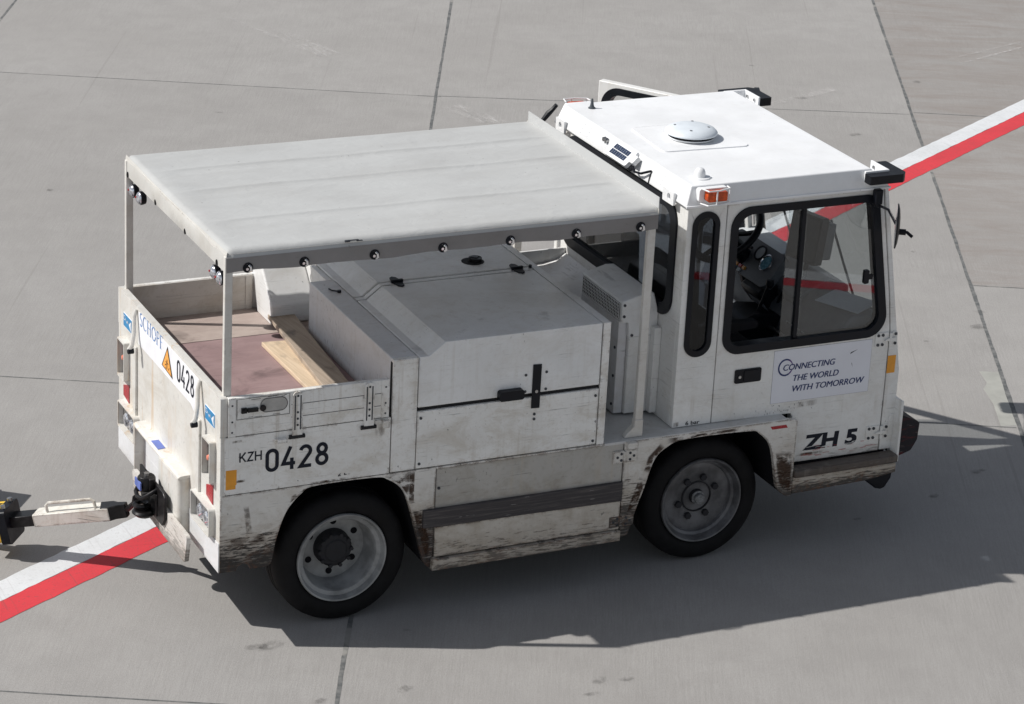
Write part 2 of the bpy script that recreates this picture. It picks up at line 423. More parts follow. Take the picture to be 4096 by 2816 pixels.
def lathe_pt(c, ax, r, h, t):
    a, b = r*math.cos(t), r*math.sin(t)
    if ax == 'y': return (c[0]+a, c[1]+h, c[2]+b)
    if ax == 'x': return (c[0]+h, c[1]+a, c[2]+b)
    return (c[0]+a, c[1]+b, c[2]+h)
def wmat(o):
    m = Matrix.LocRotScale(o.location, o.rotation_euler, o.scale)
    return (wmat(o.parent) @ o.matrix_parent_inverse @ m) if o.parent else m
def depth(o): return 0 if o.parent is None else 1+depth(o.parent)
def attach(o, parent):
    if parent is not None:
        while depth(parent) >= 2: parent = parent.parent
        o.parent = parent; o.matrix_parent_inverse = wmat(parent).inverted()
def root(name, loc, label, cat, group=None):
    o = bpy.data.objects.new(name, None); C.objects.link(o); o.location = loc; o.empty_display_size = .2
    o['label'] = label; o['category'] = cat
    if group: o['group'] = group
    return o
def rpoly(pts, r, n=7):
    """round the corners of a polygon; r one number or one per corner"""
    out = []; N = len(pts)
    for i in range(N):
        p = Vector(pts[i]); a = Vector(pts[i-1]); b = Vector(pts[(i+1) % N])
        rr = r[i] if isinstance(r, (list, tuple)) else r
        if rr <= 0: out.append(tuple(p)); continue
        da = (a-p).normalized(); db = (b-p).normalized()
        h = da.angle(db)/2; d = rr/math.tan(h); cc = p + (da+db).normalized()*(rr/math.sin(h))
        s = p+da*d - cc; e = p+db*d - cc
        a0 = math.atan2(s.y, s.x); a1 = math.atan2(e.y, e.x)
        while a1-a0 > math.pi: a1 -= 2*math.pi
        while a1-a0 < -math.pi: a1 += 2*math.pi
        for k in range(n+1):
            t = a0+(a1-a0)*k/n; out.append((cc.x+rr*math.cos(t), cc.y+rr*math.sin(t)))
    return out
def rect(x0, x1, z0, z1): return [(x0, z0), (x1, z0), (x1, z1), (x0, z1)]
def mirror_y(o_mtx=None): return Matrix.Translation((0, W, 0)) @ Matrix.Scale(-1, 4, (0, 1, 0))

# ------------------------------------------------------------------ lettering
def ribbon(m, pts, w, fn, eps, closed=False):
    P = [Vector(p) for p in pts]; n = len(P); L, Rr = [], []
    for i in range(n):
        if closed: d0 = (P[i]-P[i-1]).normalized(); d1 = (P[(i+1) % n]-P[i]).normalized()
        else:
            d1 = (P[min(i+1, n-1)]-P[i]).normalized() if i < n-1 else (P[i]-P[i-1]).normalized()
            d0 = (P[i]-P[i-1]).normalized() if i > 0 else d1
        t = (d0+d1); t = t.normalized() if t.length > 1e-6 else d1
        nn = Vector((-t.y, t.x)); k = max(.45, nn.dot(Vector((-d1.y, d1.x))))
        ww = (w[i] if isinstance(w, (list, tuple)) else w)/2/k
        L.append(m.bm.verts.new(fn(*(P[i]+nn*ww), eps))); Rr.append(m.bm.verts.new(fn(*(P[i]-nn*ww), eps)))
    for i in range(n if closed else n-1):
        j = (i+1) % n; m.bm.faces.new((L[i], L[j], Rr[j], Rr[i]))
def arc(cx, cy, rx, ry, a0, a1, n=14):
    return [(cx+rx*math.cos(R(a0+(a1-a0)*k/n)), cy+ry*math.sin(R(a0+(a1-a0)*k/n))) for k in range(n+1)]
h_ = .07
GLYPH = {  # single-line industrial letters, cell height 1
 '0': (.56, [(arc(.28, .72, .21, .21, 0, 180) + arc(.28, .28, .21, .21, 180, 360), True)]),
 '4': (.60, [([(.37, 1), (.06, .27), (.57, .27)], False), ([(.43, .50), (.43, 0)], False)]),
 '2': (.58, [(arc(.28, .72, .21, .21, 165, -35) + [(.07, .07), (.53, .07)], False)]),
 '8': (.58, [(arc(.28, .735, .175, .195, 0, 360, 24)[:-1], True), (arc(.28, .285, .21, .215, 0, 360, 24)[:-1], True)]),
 'K': (.62, [([(.07, 0), (.07, 1)], False), ([(.56, 1), (.13, .42)], False), ([(.24, .55), (.58, 0)], False)]),
 'Z': (.60, [([(.06, .93), (.53, .93), (.06, .07), (.55, .07)], False)]),
 'H': (.66, [([(.07, 0), (.07, 1)], False), ([(.57, 0), (.57, 1)], False), ([(.07, .5), (.57, .5)], False)]),
}
def linetext(name, txt, u0, v0, hgt, width, stroke, fn, mat, parent, gap=.1):
    tot = sum(GLYPH[c][0] for c in txt)+gap*(len(txt)-1); sx = width/tot; m = MB(); u = u0; k = 0
    for ch in txt:
        cw, strokes = GLYPH[ch]
        for pts, cl in strokes:
            k += 1
            ribbon(m, [(u+x*sx, v0+y*hgt) for x, y in pts], stroke, fn, .0012+.00025*(k % 3), cl)
        u += (cw+gap)*sx
    return m.build(name, mat, parent, smooth=False, recalc=False)
def fonttext(name, txt, u0, v0, hgt, fn, mat, parent, width=None, bold=0., shear=0., eps=.0014, cut=None, cap=.73, twice=0.):
    cu = bpy.data.curves.new('t', 'FONT'); cu.body = txt; cu.size = 1.; cu.offset = bold; cu.shear = shear
    cu.resolution_u = 4; cu.fill_mode = 'FRONT'
    to = bpy.data.objects.new('t', cu); C.objects.link(to)
    dg = bpy.context.evaluated_depsgraph_get(); me = bpy.data.meshes.new_from_object(to.evaluated_get(dg))
    bpy.data.objects.remove(to); m = MB(); m.bm.from_mesh(me); bpy.data.meshes.remove(me)
    xs = [v.co.x for v in m.bm.verts]; x0, x1 = min(xs), max(xs); sy = hgt/cap
    sx = width/(x1-x0) if width else sy
    if twice:
        src = m.bm.copy(); vs = [v.co.copy() for v in src.verts]
        nv = [m.bm.verts.new(c+Vector((twice, 0, .35))) for c in vs]; src.verts.index_update()
        for f in src.faces: m.bm.faces.new([nv[v.index] for v in f.verts])
        src.free()
    if cut: bmesh.ops.bisect_plane(m.bm, geom=m.bm.verts[:]+m.bm.edges[:]+m.bm.faces[:], plane_co=(0, cut, 0), plane_no=(.12, -1, 0), clear_outer=True)
    for v in m.bm.verts: v.co = Vector(fn(u0+(v.co.x-x0)*sx, v0+v.co.y*sy, eps+.001*v.co.z))
    return m.build(name, mat, parent, smooth=False, recalc=False)
def side(y): return lambda u, v, e: (u, y-e, v)
def rear(x): return lambda u, v, e: (x-e, -u, v)          # u = -y
def decal(name, loop, fn, mat, parent, e0=-.001, e1=.0012):
    m = MB(); m.prism(loop, e0, e1, fn); return m.build(name, mat, parent, smooth=False)

W = 1.654
exec_parts = []
# ------------------------------------------------------------------ the apron
UX, UY = Vector((.8945, -.447)), Vector((.447, .8945))       # across / along the slab rows
def slab(u, v): return (UX.x*u+UY.x*v, UX.y*u+UY.y*v)
cols = [(-60, -3.46, [-60, -5, 1.5, 8.1, 14.6, 60]), (-3.46, .545, [-60, -8, -.60, 3.34, 9.93, 18, 60]),
        (.545, 4.44, [-60, -8, -1.2, 3.45, 10.02, 18, 60]), (4.44, 60, [-60, -6.4, 0., 6.01, 10.25, 16.8, 60])]
def ub(u, v): return .632-.0145*max(-8, min(18, v)) if u == .545 else u
m = MB(); lay = m.bm.faces.layers.float.new('slab_tone')
m.bm.verts.ensure_lookup_table()
tones = {}
for ci, (u0, u1, vs) in enumerate(cols):
    for vi, (v0, v1) in enumerate(zip(vs, vs[1:])):
        f = m.bm.faces.new([m.bm.verts.new((*slab(u, v), 0)) for u, v in ((ub(u0, v0), v0), (ub(u1, v0), v0), (ub(u1, v1), v1), (ub(u0, v1), v1))])
        f[lay] = {(1, 2): .50, (1, 3): .50, (1, 4): .535, (2, 3): .485, (2, 4): .525, (2, 2): .49, (3, 2): .525, (3, 3): .50, (3, 4): .47, (1, 1): .50}.get((ci, vi), .49)
ground = m.build('apron', CONC, kind='structure', smooth=False)
m = MB()
def joint(u0, v0, u1, v1, w, z=.0012):
    a, b = Vector((u0, v0)), Vector((u1, v1)); d = (b-a); L = d.length; d.normalize(); nn = Vector((-d.y, d.x)); n = int(L/.05)
    P = []
    k1 = 0.; k2 = 0.
    for i in range(n+1):
        k1 = .8*k1+rnd.uniform(-1, 1)*.3; k2 = .8*k2+rnd.uniform(-1, 1)*.3
        c = a+d*(L*i/n); p = c+nn*(w/2*(1+.55*k1)); q = c-nn*(w/2*(1+.55*k2))
        P.append((m.bm.verts.new((*slab(*p), z)), m.bm.verts.new((*slab(*q), z))))
    for (p, q), (p2, q2) in zip(P, P[1:]): m.bm.faces.new((p, q, q2, p2))
joint(-3.46, -8, -3.46, 17, .020); joint(.690, -4, .385, 17, .022); joint(4.44, -4, 4.44, 17, .026)
joint(-9, 8.1, -3.46, 8.1, .018, .0010)
for v in (-.60, 3.34, 9.93): joint(-3.44, v, .53, v, .011, .0010)
for v, v2 in ((3.455, 3.455), (9.95, 10.19), (-1.2, -1.2)): joint(.66 if v < 9 else .51, v, 4.42, v2, .010, .0010)
for v in (6.01, 10.25): joint(4.46, v, 9, v, .012, .0010)
m.build('expansion_joint', JOINT, kind='structure', smooth=False)
# repair patch beside the right-hand joint
m = MB(); m.pz([(5.805, 1.987), (5.928, 1.923), (5.70, 1.49), (5.53, 1.14), (5.42, 1.165), (5.578, 1.485), (5.66, 1.72), (5.74, 1.80)], -.01, .0008)
m.build('concrete_patch', PATCHM, kind='structure', smooth=False)
# the double stripes, white over red
N1 = Vector((-.507, .862)); T1 = Vector((.862, .507))
def stripe(name, a, b, mat, t0, t1, z=.0020):
    m = MB(); n = int((t1-t0)/.06); prev = None
    for i in range(n+1):
        t = t0+(t1-t0)*i/n
        e = [a+rnd.uniform(-.0035, .0035), b+rnd.uniform(-.0035, .0035)]
        cur = [m.bm.verts.new((*(N1*q+T1*t), z)) for q in e]
        if prev: m.bm.faces.new((prev[0], cur[0], cur[1], prev[1]))
        prev = cur
    return m.build(name, mat, kind='structure', smooth=False)
stripe('white_road_marking', 1.156, 1.322, ROADW, -8, 22)
stripe('red_road_marking', .985, 1.153, ROADR, -8, 22)
stripe('white_road_marking', -6.19, -6.00, ROADW, -8, 22)
stripe('red_road_marking', -5.993, -5.84, ROADR, -8, 22)
# scuffs, stains
def blob_decal(name, items, mat, z):
    m = MB(); lay = m.bm.verts.layers.float.new('fade')
    for (cx, cy, rx, ry, ang) in items:
        c = m.bm.verts.new((cx, cy, z)); c[lay] = 1.
        rings = []
        for k, fd in ((.55, .9), (1., 0.)):
            ring = []
            for i in range(14):
                t = 2*math.pi*i/14; q = k*(1+rnd.uniform(-.2, .2))
                v = m.bm.verts.new((cx+math.cos(ang)*rx*q*math.cos(t)-math.sin(ang)*ry*q*math.sin(t), cy+math.sin(ang)*rx*q*math.cos(t)+math.cos(ang)*ry*q*math.sin(t), z)); v[lay] = fd
                ring.append(v)
            rings.append(ring)
        for i in range(14):
            j = (i+1) % 14; m.bm.faces.new((c, rings[0][i], rings[0][j])); m.bm.faces.new((rings[0][i], rings[1][i], rings[1][j], rings[0][j]))
    return m.build(name, mat, kind='structure', smooth=False)
spots = [(.24, -.09), (.17, -.08), (.7, -.73), (1.77, -1.0), (1.64, -.97), (1.54, -1.08), (.95, -.16), (.27, -.71), (6.25, 2.68), (6.42, 2.92), (5.76, 2.55), (6.65, 4.12), (4.89, .62), (4.45, .4), (3.86, .27), (1.18, 7.17), (3.01, 8.7), (7.94, 8.82), (9.11, 7.98), (7.75, 6.75), (7.86, 7.81)]
its = []
for i, (x, y) in enumerate(spots):
    r = rnd.choice((.022, .03, .045)) if i not in (8, 0) else .055
    its.append((x, y, r*rnd.uniform(1, 1.7), r*rnd.uniform(.6, 1), rnd.uniform(-.6, .6)))
blob_decal('oil_stain', its, STAIN, .0032)
def quad_decal(name, quads, mat, z):
    m = MB(); lay = m.bm.verts.layers.float.new('fade')
    for (a, b, w0, w1, f0, f1) in quads:
        a, b = Vector(a), Vector(b); d = (b-a).normalized(); nn = Vector((-d.y, d.x)); prev = None
        for i in range(13):
            t = i/12; c = a.lerp(b, t); w = w0+(w1-w0)*t; fd = (f0+(f1-f0)*t)*(1 if 0 < i < 12 else 0)
            cur = []
            for k, ff in ((-1, 0), (-.5, 1), (.5, 1), (1, 0)):
                v = m.bm.verts.new((*(c+nn*w*k), z)); v[lay] = fd*ff; cur.append(v)
            if prev:
                for q in range(3): m.bm.faces.new((prev[q], cur[q], cur[q+1], prev[q+1]))
            prev = cur
    return m.build(name, mat, kind='structure', smooth=False)
quad_decal('chalk_scuff', [((4.05, 11.50), (4.42, 9.98), .03, .045, .35, .9), ((4.30, 11.2), (4.50, 10.05), .05, .13, .2, 1.),
    ((4.83, 8.36), (4.98, 7.84), .05, .07, .6, 1.), ((4.93, 8.40), (5.08, 7.80), .06, .09, .7, 1.),
    ((7.48, 7.70), (8.30, 7.98), .05, .07, .3, .9), ((9.83, 8.55), (10.85, 8.90), .02, .02, .5, .9), ((9.86, 8.40), (10.75, 8.74), .02, .02, .6, .9)], CHALK, .0036)

# ------------------------------------------------------------------ tow tractor: lower body
TR = root('tow_tractor', (1.95, .827, 0), 'white airport tow tractor with grey canopy over its bed and worn scraped skirts', 'tow tractor')
L_arch_r = [(.245, .398), (.272, .42), (.297, .543), (.346, .68), (.426, .770), (.50, .799), (.811, .799), (.884, .777), (.945, .732), (.989, .665), (1.037, .505), (1.087, .312), (1.114, .262)]
L_arch_f = [(2.259, .268), (2.309, .432), (2.341, .523), (2.389, .674), (2.455, .738), (2.57, .772), (2.947, .767), (3.016, .741), (3.083, .674), (3.111, .594), (3.147, .421), (3.186, .370), (3.215, .353)]
def spline(P, n=5):
    out = []
    for i in range(len(P)-1):
        p0, p1, p2, p3 = P[max(i-1, 0)], P[i], P[i+1], P[min(i+2, len(P)-1)]
        for k in range(n):
            t = k/n; out.append(tuple(.5*(2*b+(c-a)*t+(2*a-5*b+4*c-d)*t*t+(3*b-a-3*c+d)*t**3) for a, b, c, d in zip(p0, p1, p2, p3)))
    return out+[P[-1]]
L_arch_r = spline(L_arch_r); L_arch_f = spline(L_arch_f)
notch = [(.09+.035+.037*math.cos(t), .396+.034*math.sin(t)) for t in [math.pi*k/8 for k in range(9)]][::-1]
quarter = [(0.002, .396)] + notch + L_arch_r + [(1.134, .25), (1.144, .25), (1.144, .808), (.002, .808)]
skirt_f = [(2.211, .256)] + L_arch_f + [(3.243, .354), (3.243, .792), (3.19, .802), (2.211, .802)]
def lower_side(sgn):
    T = (lambda b: b) if sgn < 0 else (lambda b: b.xf(mirror_y()))
    nm = TR
    q = T(MB().py(quarter, 0., .028)).build('rear_skirt', P_REARQ, nm, .003)
    T(MB().py(skirt_f, 0., .028)).build('front_skirt', P_SKIRT, nm, .003)
    # inner wheel housings: a flange behind each arch edge and a dark liner
    def liner(a):
        b = MB(); n = len(a)
        for (p, r) in zip(a, a[1:]):
            v = [b.bm.verts.new((x, y, z)) for (x, z), y in ((p, .026), (r, .026), (r, .46), (p, .46))]; b.bm.faces.new(v)
        cap = [b.bm.verts.new((x, .46, z)) for x, z in a]; b.bm.faces.new(cap)
        return T(b).build('wheel_housing', DARK, nm, smooth=False)
    liner([(x, z-.002) for x, z in L_arch_r]); liner([(x, z-.002) for x, z in L_arch_f])
    h = T(MB().py(rect(1.150, 2.205, .308, .797), .004, .03)).build('side_hatch', P_HATCH, nm, .003)
    T(MB().py(rect(1.146, 2.209, .300, .800), .031, .034)).build('hatch_gap', GAP, nm)
    b = MB().py([(1.135, .242), (1.157, .242), (2.206, .250), (2.206, .305), (1.160, .300), (1.160, .308), (1.135, .308)], -.022, .03)
    T(b).build('sill_rail', P_STEP, nm, .004)
    b = MB().py([(1.079, .484), (2.206, .475), (2.206, .583), (1.079, .582)], -.018, .005)
    T(b).build('rub_rail', STRIP, nm, .004)
    # sloped lower half of the hatch
    b = MB().py(rect(1.152, 2.204, .310, .475), -.004, .006); T(b).build('hatch_kick_plate', P_STEP, h, .002)
    # hinges of the hatch
    for (z0, z1, top) in ((.690, .758, True), (.325, .384, False)):
        b = MB().py(rect(2.145, 2.205, z0, z1), -.008, .006).py(rect(2.214, 2.286, z0, z1), -.008, .002)
        b.cyl((2.21, -.008, z0), 'z', .009, .004, z1-z0-.004, 10)
        if top: b.box(2.215, 2.275, -.03, .002, .77, .805)
        hg = T(b).build('hatch_hinge', P_SKIRT, h, .002)
        b = MB()
        for dx, dz in ((.018, .0), (.04, .018), (.04, -.018)):
            for x in (2.150+dx, 2.281-dx): b.cyl((x, -.008, (z0+z1)/2+dz), 'y', .0075, -.003, .001, 8)
        T(b).build('bolt', BOLT, hg)
    T(MB().cyl((1.165, 0, .69), 'y', .008, -.001, .006, 10)).build('keyhole', BOLT, h)
    # front step under the door
    b = MB().py([(3.248, .357), (3.72, .372), (3.899, .397), (3.899, .453), (3.248, .453)], .004, .05); T(b).build('step_plate', P_STEP2, nm, .004)
    b = MB().py([(3.247, .455), (3.896, .462), (3.896, .506), (3.247, .498)], -.016, .07); T(b).build('step_bumper', paintstep, nm, .008)
    # fender deck
    b = MB().box(2.088, 3.18, .002, .45, .792, .8085); T(b).build('fender_deck', P_DECK, nm, .003)
    return h
paintstep = paint('step_bumper_paint', (.10, .085, .075), .3, .6, .9, scratch=1., drip=.3, grime=.8, edge=.9, rust=(.10, .05, .03))
lower_side(-1); lower_side(1)
for sg in (0, 1):
    m = MB().py([(3.078, .775), (3.09, .757), (3.185, .757), (3.174, .775)], -.0012, .001)
    if sg: m.xf(mirror_y())
    m.build('red_reflector_strip', REDREF, TR)
    fa = MB().py([(3.71, .371), (3.80, .30), (3.83, .292), (3.86, .30), (3.893, .35), (3.898, .39)], .03, .16)
    if sg: fa.xf(mirror_y())
    fa.build('tow_skid', BLACK, TR, .01)
m = MB(); lay = m.bm.verts.layers.float.new('fade')
def patch(m, pts, y, f=1.):
    c = m.bm.verts.new((sum(p[0] for p in pts)/len(pts), y, sum(p[1] for p in pts)/len(pts))); c[lay] = f
    r0 = []; r1 = []
    for x, z in pts:
        v = m.bm.verts.new((c.co.x+(x-c.co.x)*.75, y, c.co.z+(z-c.co.z)*.75)); v[lay] = f*.9; r0.append(v)
        v = m.bm.verts.new((x, y, z)); v[lay] = 0.; r1.append(v)
    for i in range(len(pts)):
        j = (i+1) % len(pts); m.bm.faces.new((c, r0[i], r0[j])); m.bm.faces.new((r0[i], r1[i], r1[j], r0[j]))
for pts in ([(.86, .797), (.95, .806), (1.01, .806), (1.01, .70), (.995, .672), (.953, .738), (.89, .784)], [(1.0, .806), (1.03, .806), (1.03, .63), (1.0, .63)], [(.36, .72), (.42, .777), (.5, .806), (.47, .806), (.37, .76)],
            [(1.02, .60), (1.07, .58), (1.13, .40), (1.115, .285), (1.062, .45)], [(2.225, .33), (2.268, .31), (2.302, .43), (2.333, .52), (2.348, .585), (2.31, .60), (2.26, .45)], [(2.33, .62), (2.36, .605), (2.384, .68), (2.448, .747), (2.42, .77), (2.35, .70)],
            [(2.45, .79), (2.9, .795), (2.9, .778), (2.6, .785), (2.46, .760)], [(3.12, .62), (3.235, .62), (3.24, .37), (3.192, .378), (3.158, .43), (3.128, .56)],
            [(.02, .58), (.24, .575), (.25, .52), (.02, .50)], [(.12, .74), (.15, .74), (.17, .60), (.14, .58)]):
    patch(m, pts, -.0052 if 1.15 <= pts[0][0] < 2.2 else -.0012, .9 if pts[0][0] > .2 else .5)
m.build('rust_patch', mk_decal('rust_wear', (.062, .036, .024), 8., .41, .53, .92, (1, 1, 1.8)), TR, smooth=False)['kind'] = 'stuff'
# frame and dark core
m = MB()
m.box(.03, .26, .05, W-.05, .44, 1.10).box(.26, 1.12, .48, W-.48, .36, 1.10).box(1.12, 2.05, .036, W-.036, .30, 1.12)
m.box(.26, 1.12, .036, W-.036, .815, 1.10)
m.box(2.05, 3.86, .48, W-.48, .36, .79).box(3.25, 3.86, .08, W-.08, .42, .80)
m.build('chassis_frame', DARK, TR)
# ---- panels of the right side and the left side
def upper_side(sgn):
    T = (lambda b: b) if sgn < 0 else (lambda b: b.xf(mirror_y()))
    pn = T(MB().py(rpoly(rect(.021, .887, .814, 1.116), (.012, .004, .004, .004)), -.003, .03)).build('side_panel', P_SIDE, TR, .002)
    T(MB().py(rect(.002, .8905, .8095, 1.121), .0065, .028)).build('panel_gap', GAP, TR)
    # drop side
    bd = T(MB().py(rect(.036, .873, 1.1205, 1.322), -.004, .024)).build('drop_side', [P_SIDE], TR, .003)
    b = MB()
    for z in (1.186, 1.252): b.py(rect(.36, .83, z-.0015, z+.0015), -.0046, -.003)
    T(b).build('board_groove', BOLT, bd)
    T(MB().py(rect(.0355, .0735, 1.118, 1.3235), -.009, -.003).py(rect(.832, .8735, 1.122, 1.3235), -.009, -.003)).build('end_cleat', P_SIDE, bd, .002)
    b = MB()
    for x in (.055, .853):
        for z in (1.145, 1.20, 1.285): b.cyl((x, -.009, z), 'y', .005, -.0015, .001, 8)
    T(b).build('rivet', BOLT, bd)
    for i, x in enumerate((.364, .740)):
        lp = rpoly([(x, 1.088), (x+.052, 1.088), (x+.052, 1.318), (x, 1.318)], (.004, .004, .022, .022))
        st = T(MB().py(lp, -.014, -.003)).build('hinge_strap', P_SIDE, bd, .003)
        b = MB().py(rect(x+.009, x+.015, 1.12, 1.30), -.0155, -.013).py(rect(x+.038, x+.044, 1.12, 1.30), -.0155, -.013)
        T(b).build('strap_groove', BOLT, st)
        b = MB()
        for z in (1.145, 1.178, 1.212, 1.298): b.cyl((x+.026, -.014, z), 'y', .006, -.002, .001, 8)
        T(b).build('bolt', BOLT, st)
        T(MB().cyl((0, 0, 0), 'x', .011, x-.014, x+.066, 10).xf(Matrix.Translation((0, -.008, 1.082)))).build('hinge_pin', BSTEEL, st)
    # recessed latch plate
    lp = T(MB().py(rect(.077, .351, 1.206, 1.316), -.0065, -.003, )).build('latch_plate', P_SIDE, bd, .002)
    b = MB()
    ribbon(b, rpoly(rect(.20, .337, 1.232, 1.302), (.03, .034, .034, .03)), .004, side(-.008), .0012, True)
    ribbon(b, rect(.079, .349, 1.208, 1.314), .003, side(-.0065), .0012, True)
    T(b).build('recess_line', simple('dark_outline', (.12, .115, .11), .7), lp, smooth=False)  # dark outlines drawn round the recess and the plate border
    sl = rpoly([(.088, 1.226), (.335, 1.236), (.335, 1.296), (.21, 1.300), (.088, 1.262)], (.006, .03, .03, .01, .006))
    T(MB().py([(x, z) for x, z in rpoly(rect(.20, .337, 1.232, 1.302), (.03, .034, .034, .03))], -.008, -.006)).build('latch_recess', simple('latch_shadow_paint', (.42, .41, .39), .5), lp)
    b = MB().py(rect(.10, .128, 1.240, 1.268), -.018, -.006).py(rect(.13, .185, 1.244, 1.264), -.022, -.006).cyl((.21, -.014, 1.257), 'y', .016, -.004, .004, 14).cyl((.115, -.02, 1.254), 'y', .010, -.004, .004, 10)
    T(b).build('latch_bolt', BSTEEL, lp, .002)
    b = MB(); 
    for k in range(9):
        x = rnd.uniform(.085, .33); z = rnd.choice((1.214, 1.221, 1.304, 1.309, 1.212)); b.py(rect(x, x+rnd.uniform(.01, .05), z, z+.002), -.0072, -.006)
    T(b).build('scrape', BOLT, lp)
    T(MB().box(.285, .335, -.03, .0, 1.062, 1.084).box(.275, .29, -.012, 0, 1.07, 1.084)).build('board_stop', P_SIDE, pn, .003)
    T(MB().box(.838, .872, -.028, 0, 1.072, 1.112).box(.80, .845, -.01, 0, 1.09, 1.114)).build('board_stop', P_REARQ, pn, .003)
    # column and engine side panels
    T(MB().py(rect(.8935, 1.0255, .816, 1.4175), -.003, .03)).build('rear_column', P_SIDE, TR, .002)
    pl = T(MB().py(rect(1.0305, 2.0365, .8165, 1.1255), -.003, .03)).build('lower_side_panel', P_SIDE, TR, .003)
    b = MB()
    for x, z in ((1.048, 1.09), (1.048, .842), (2.018, 1.09), (2.018, .838), (1.675, 1.032), (1.675, 1.005)): b.cyl((x, -.003, z), 'y', .0075, -.004, .001, 10)
    T(b).build('bolt', BOLT, pl)
    T(MB().py(rect(2.0425, 2.0835, .812, 1.4845), -.003, .03)).build('front_column', P_SIDE, TR, .002)
    T(MB().py(rect(.8915, 2.075, .8135, 1.40), .012, .034)).build('panel_gap', GAP, TR)
    T(MB().py(rect(1.144, 2.09, .8015, .8115), -.006, .03)).build('side_ledge', P_SKIRT, TR, .002)
    return pn, bd
pnR, bdR = upper_side(-1)
pnL, bdL = upper_side(1)
# inner faces of the drop sides and the bed
for sg in (0, 1):
    b = MB().py(rect(.04, .738, 1.127, 1.3195), .0245, .032)
    for z in (1.160, 1.225): b.py(rect(.04, .70, z, z+.003), .032, .0335)
    b.py(rect(.700, .738, 1.127, 1.3195), .032, .036)
    if sg: b.xf(mirror_y())
    b.build('board_lining', P_INNER, (bdR, bdL)[sg], .001)
MB().box(.02, .888, .03, 1.232, 1.100, 1.1255).build('bed_floor', MAT_B, TR, smooth=False)
MB().box(.02, .8905, 1.2355, W-.03, 1.100, 1.127).box(.891, .996, 1.174, 1.40, 1.10, 1.127).build('bed_floor', MAT_A, TR, smooth=False)
# markings of the right side
linetext('fleet_letters', 'KZH', .095, .980, .050, .118, .0075, side(-.003), LETTER, pnR, .08)
linetext('fleet_number', '0428', .231, .9085, .122, .331, .0185, side(-.003), LETTER, pnR, .13)
decal('orange_reflector', [(.028, .842), (.078, .842), (.078, .862), (.083, .866), (.083, .944), (.028, .945)], side(-.003), ORANGE, pnR)
fonttext('tyre_pressure_note', '6 bar', .613, .826, .024, side(-.003), LETTER, pnR, .085, cut=.24, twice=.03)
# smears by the stop and below the note
m = MB(); lay = m.bm.verts.layers.float.new('fade')
def smear(m, x0, x1, z0, z1, y, f=1.):
    vs = []
    for i in range(5):
        for j in range(5):
            v = m.bm.verts.new((x0+(x1-x0)*i/4, y, z0+(z1-z0)*j/4)); v[lay] = f if 0 < i < 4 and 0 < j < 4 else 0.
            vs.append(v)
    for i in range(4):
        for j in range(4): m.bm.faces.new((vs[i*5+j], vs[i*5+5+j], vs[i*5+6+j], vs[i*5+j+1]))
smear(m, .79, .885, .94, 1.10, -.0042, .55); smear(m, .08, .13, .872, .888, -.0042, 1.); smear(m, .46, .66, .812, .824, -.0042, 1.); smear(m, .05, .11, 1.085, 1.10, -.0042, .7)
m.build('grime_smear', SMEAR, pnR, smooth=False)
# ---- engine hood
prof = [(1.031, 1.147), (2.0365, 1.147), (2.0365, 1.485), (1.165, 1.485), (1.078, 1.419), (1.031, 1.419)]
hd = MB().py(prof, -.003, .831).build('engine_hood', P_HOOD, TR, .005)
hl = MB().py(prof, .892, W+.003).build('engine_hood', P_HOOD, TR, .005)
strip = [(1.031, 1.30), (2.0365, 1.30), (2.0365, 1.483), (1.166, 1.483), (1.079, 1.417), (1.031, 1.417)]
MB().py(strip, .8450, .8785).build('hood_spine', P_HOOD, TR, .001)
MB().py([(1.033, 1.2), (2.035, 1.2), (2.035, 1.45), (1.17, 1.45), (1.08, 1.383), (1.033, 1.383)], .80, .93).build('hood_gap', GAP, TR)
MB().box(.8935, 1.0262, .03, 1.173, 1.05, 1.4185).build('rear_locker', P_BOX, TR, .006)
MB().box(2.0415, 2.0840, .028, W-.028, .82, 1.4848).build('front_bulkhead', P_HOOD, TR, .003)
MB().box(1.0255, 1.032, .02, 1.5, 1.2, 1.405).box(2.036, 2.042, .02, 1.6, 1.1, 1.472).build('panel_gap', GAP, TR)
# left filler locker with its leaning face
flp = [(1.57, 1.127), (1.345, 1.127), (1.345, 1.236), (1.60, 1.492), (1.648, 1.492), (1.648, 1.32), (1.634, 1.278)]
MB().px(flp, .748, .995).build('filler_locker', P_HOOD, TR, .01)
MB().px([(1.19, 1.127), (1.64, 1.127), (1.64, 1.41), (1.19, 1.41)], .997, 1.028).build('rear_bulkhead', P_HOOD, TR, .003)
# hood fittings
for x in (1.262, 1.952):
    lt = MB()
    for sg, y0 in ((1, .872), (-1, .852)):
        lp = [(x-.028, y0), (x-.018, y0+sg*.052), (x, y0+sg*.066), (x+.018, y0+sg*.052), (x+.028, y0)]
        lt.pz(lp, 1.484, 1.492)
    lt.box(x-.033, x+.033, .853, .871, 1.484, 1.502)
    lt.build('hood_hinge', BLACK, hd, .003)
cp = MB().cyl((1.775, 1.045, 1.4855), 'z', .062, 0, .0008, 28).build('filler_hole', GAP, hl)
MB().cyl((1.79, 1.048, 1.484), 'z', .036, 0, .022, 20).cyl((1.79, 1.048, 1.506), 'z', .017, 0, .004, 12).box(1.755, 1.825, 1.036, 1.060, 1.498, 1.506).build('filler_cap', BSTEEL, hl, .002)
MB().cyl((2.03, .865, 1.486), 'z', .009, 0, .014, 10).build('hood_stop', BLACK, hd)
MB().cyl((.985, .975, 1.4186), 'z', .011, 0, .012, 10).tube([(.985, .975, 1.425), (.955, 1.0, 1.424), (.948, 1.03, 1.424)], .004).build('latch_hook', BLACK, TR)
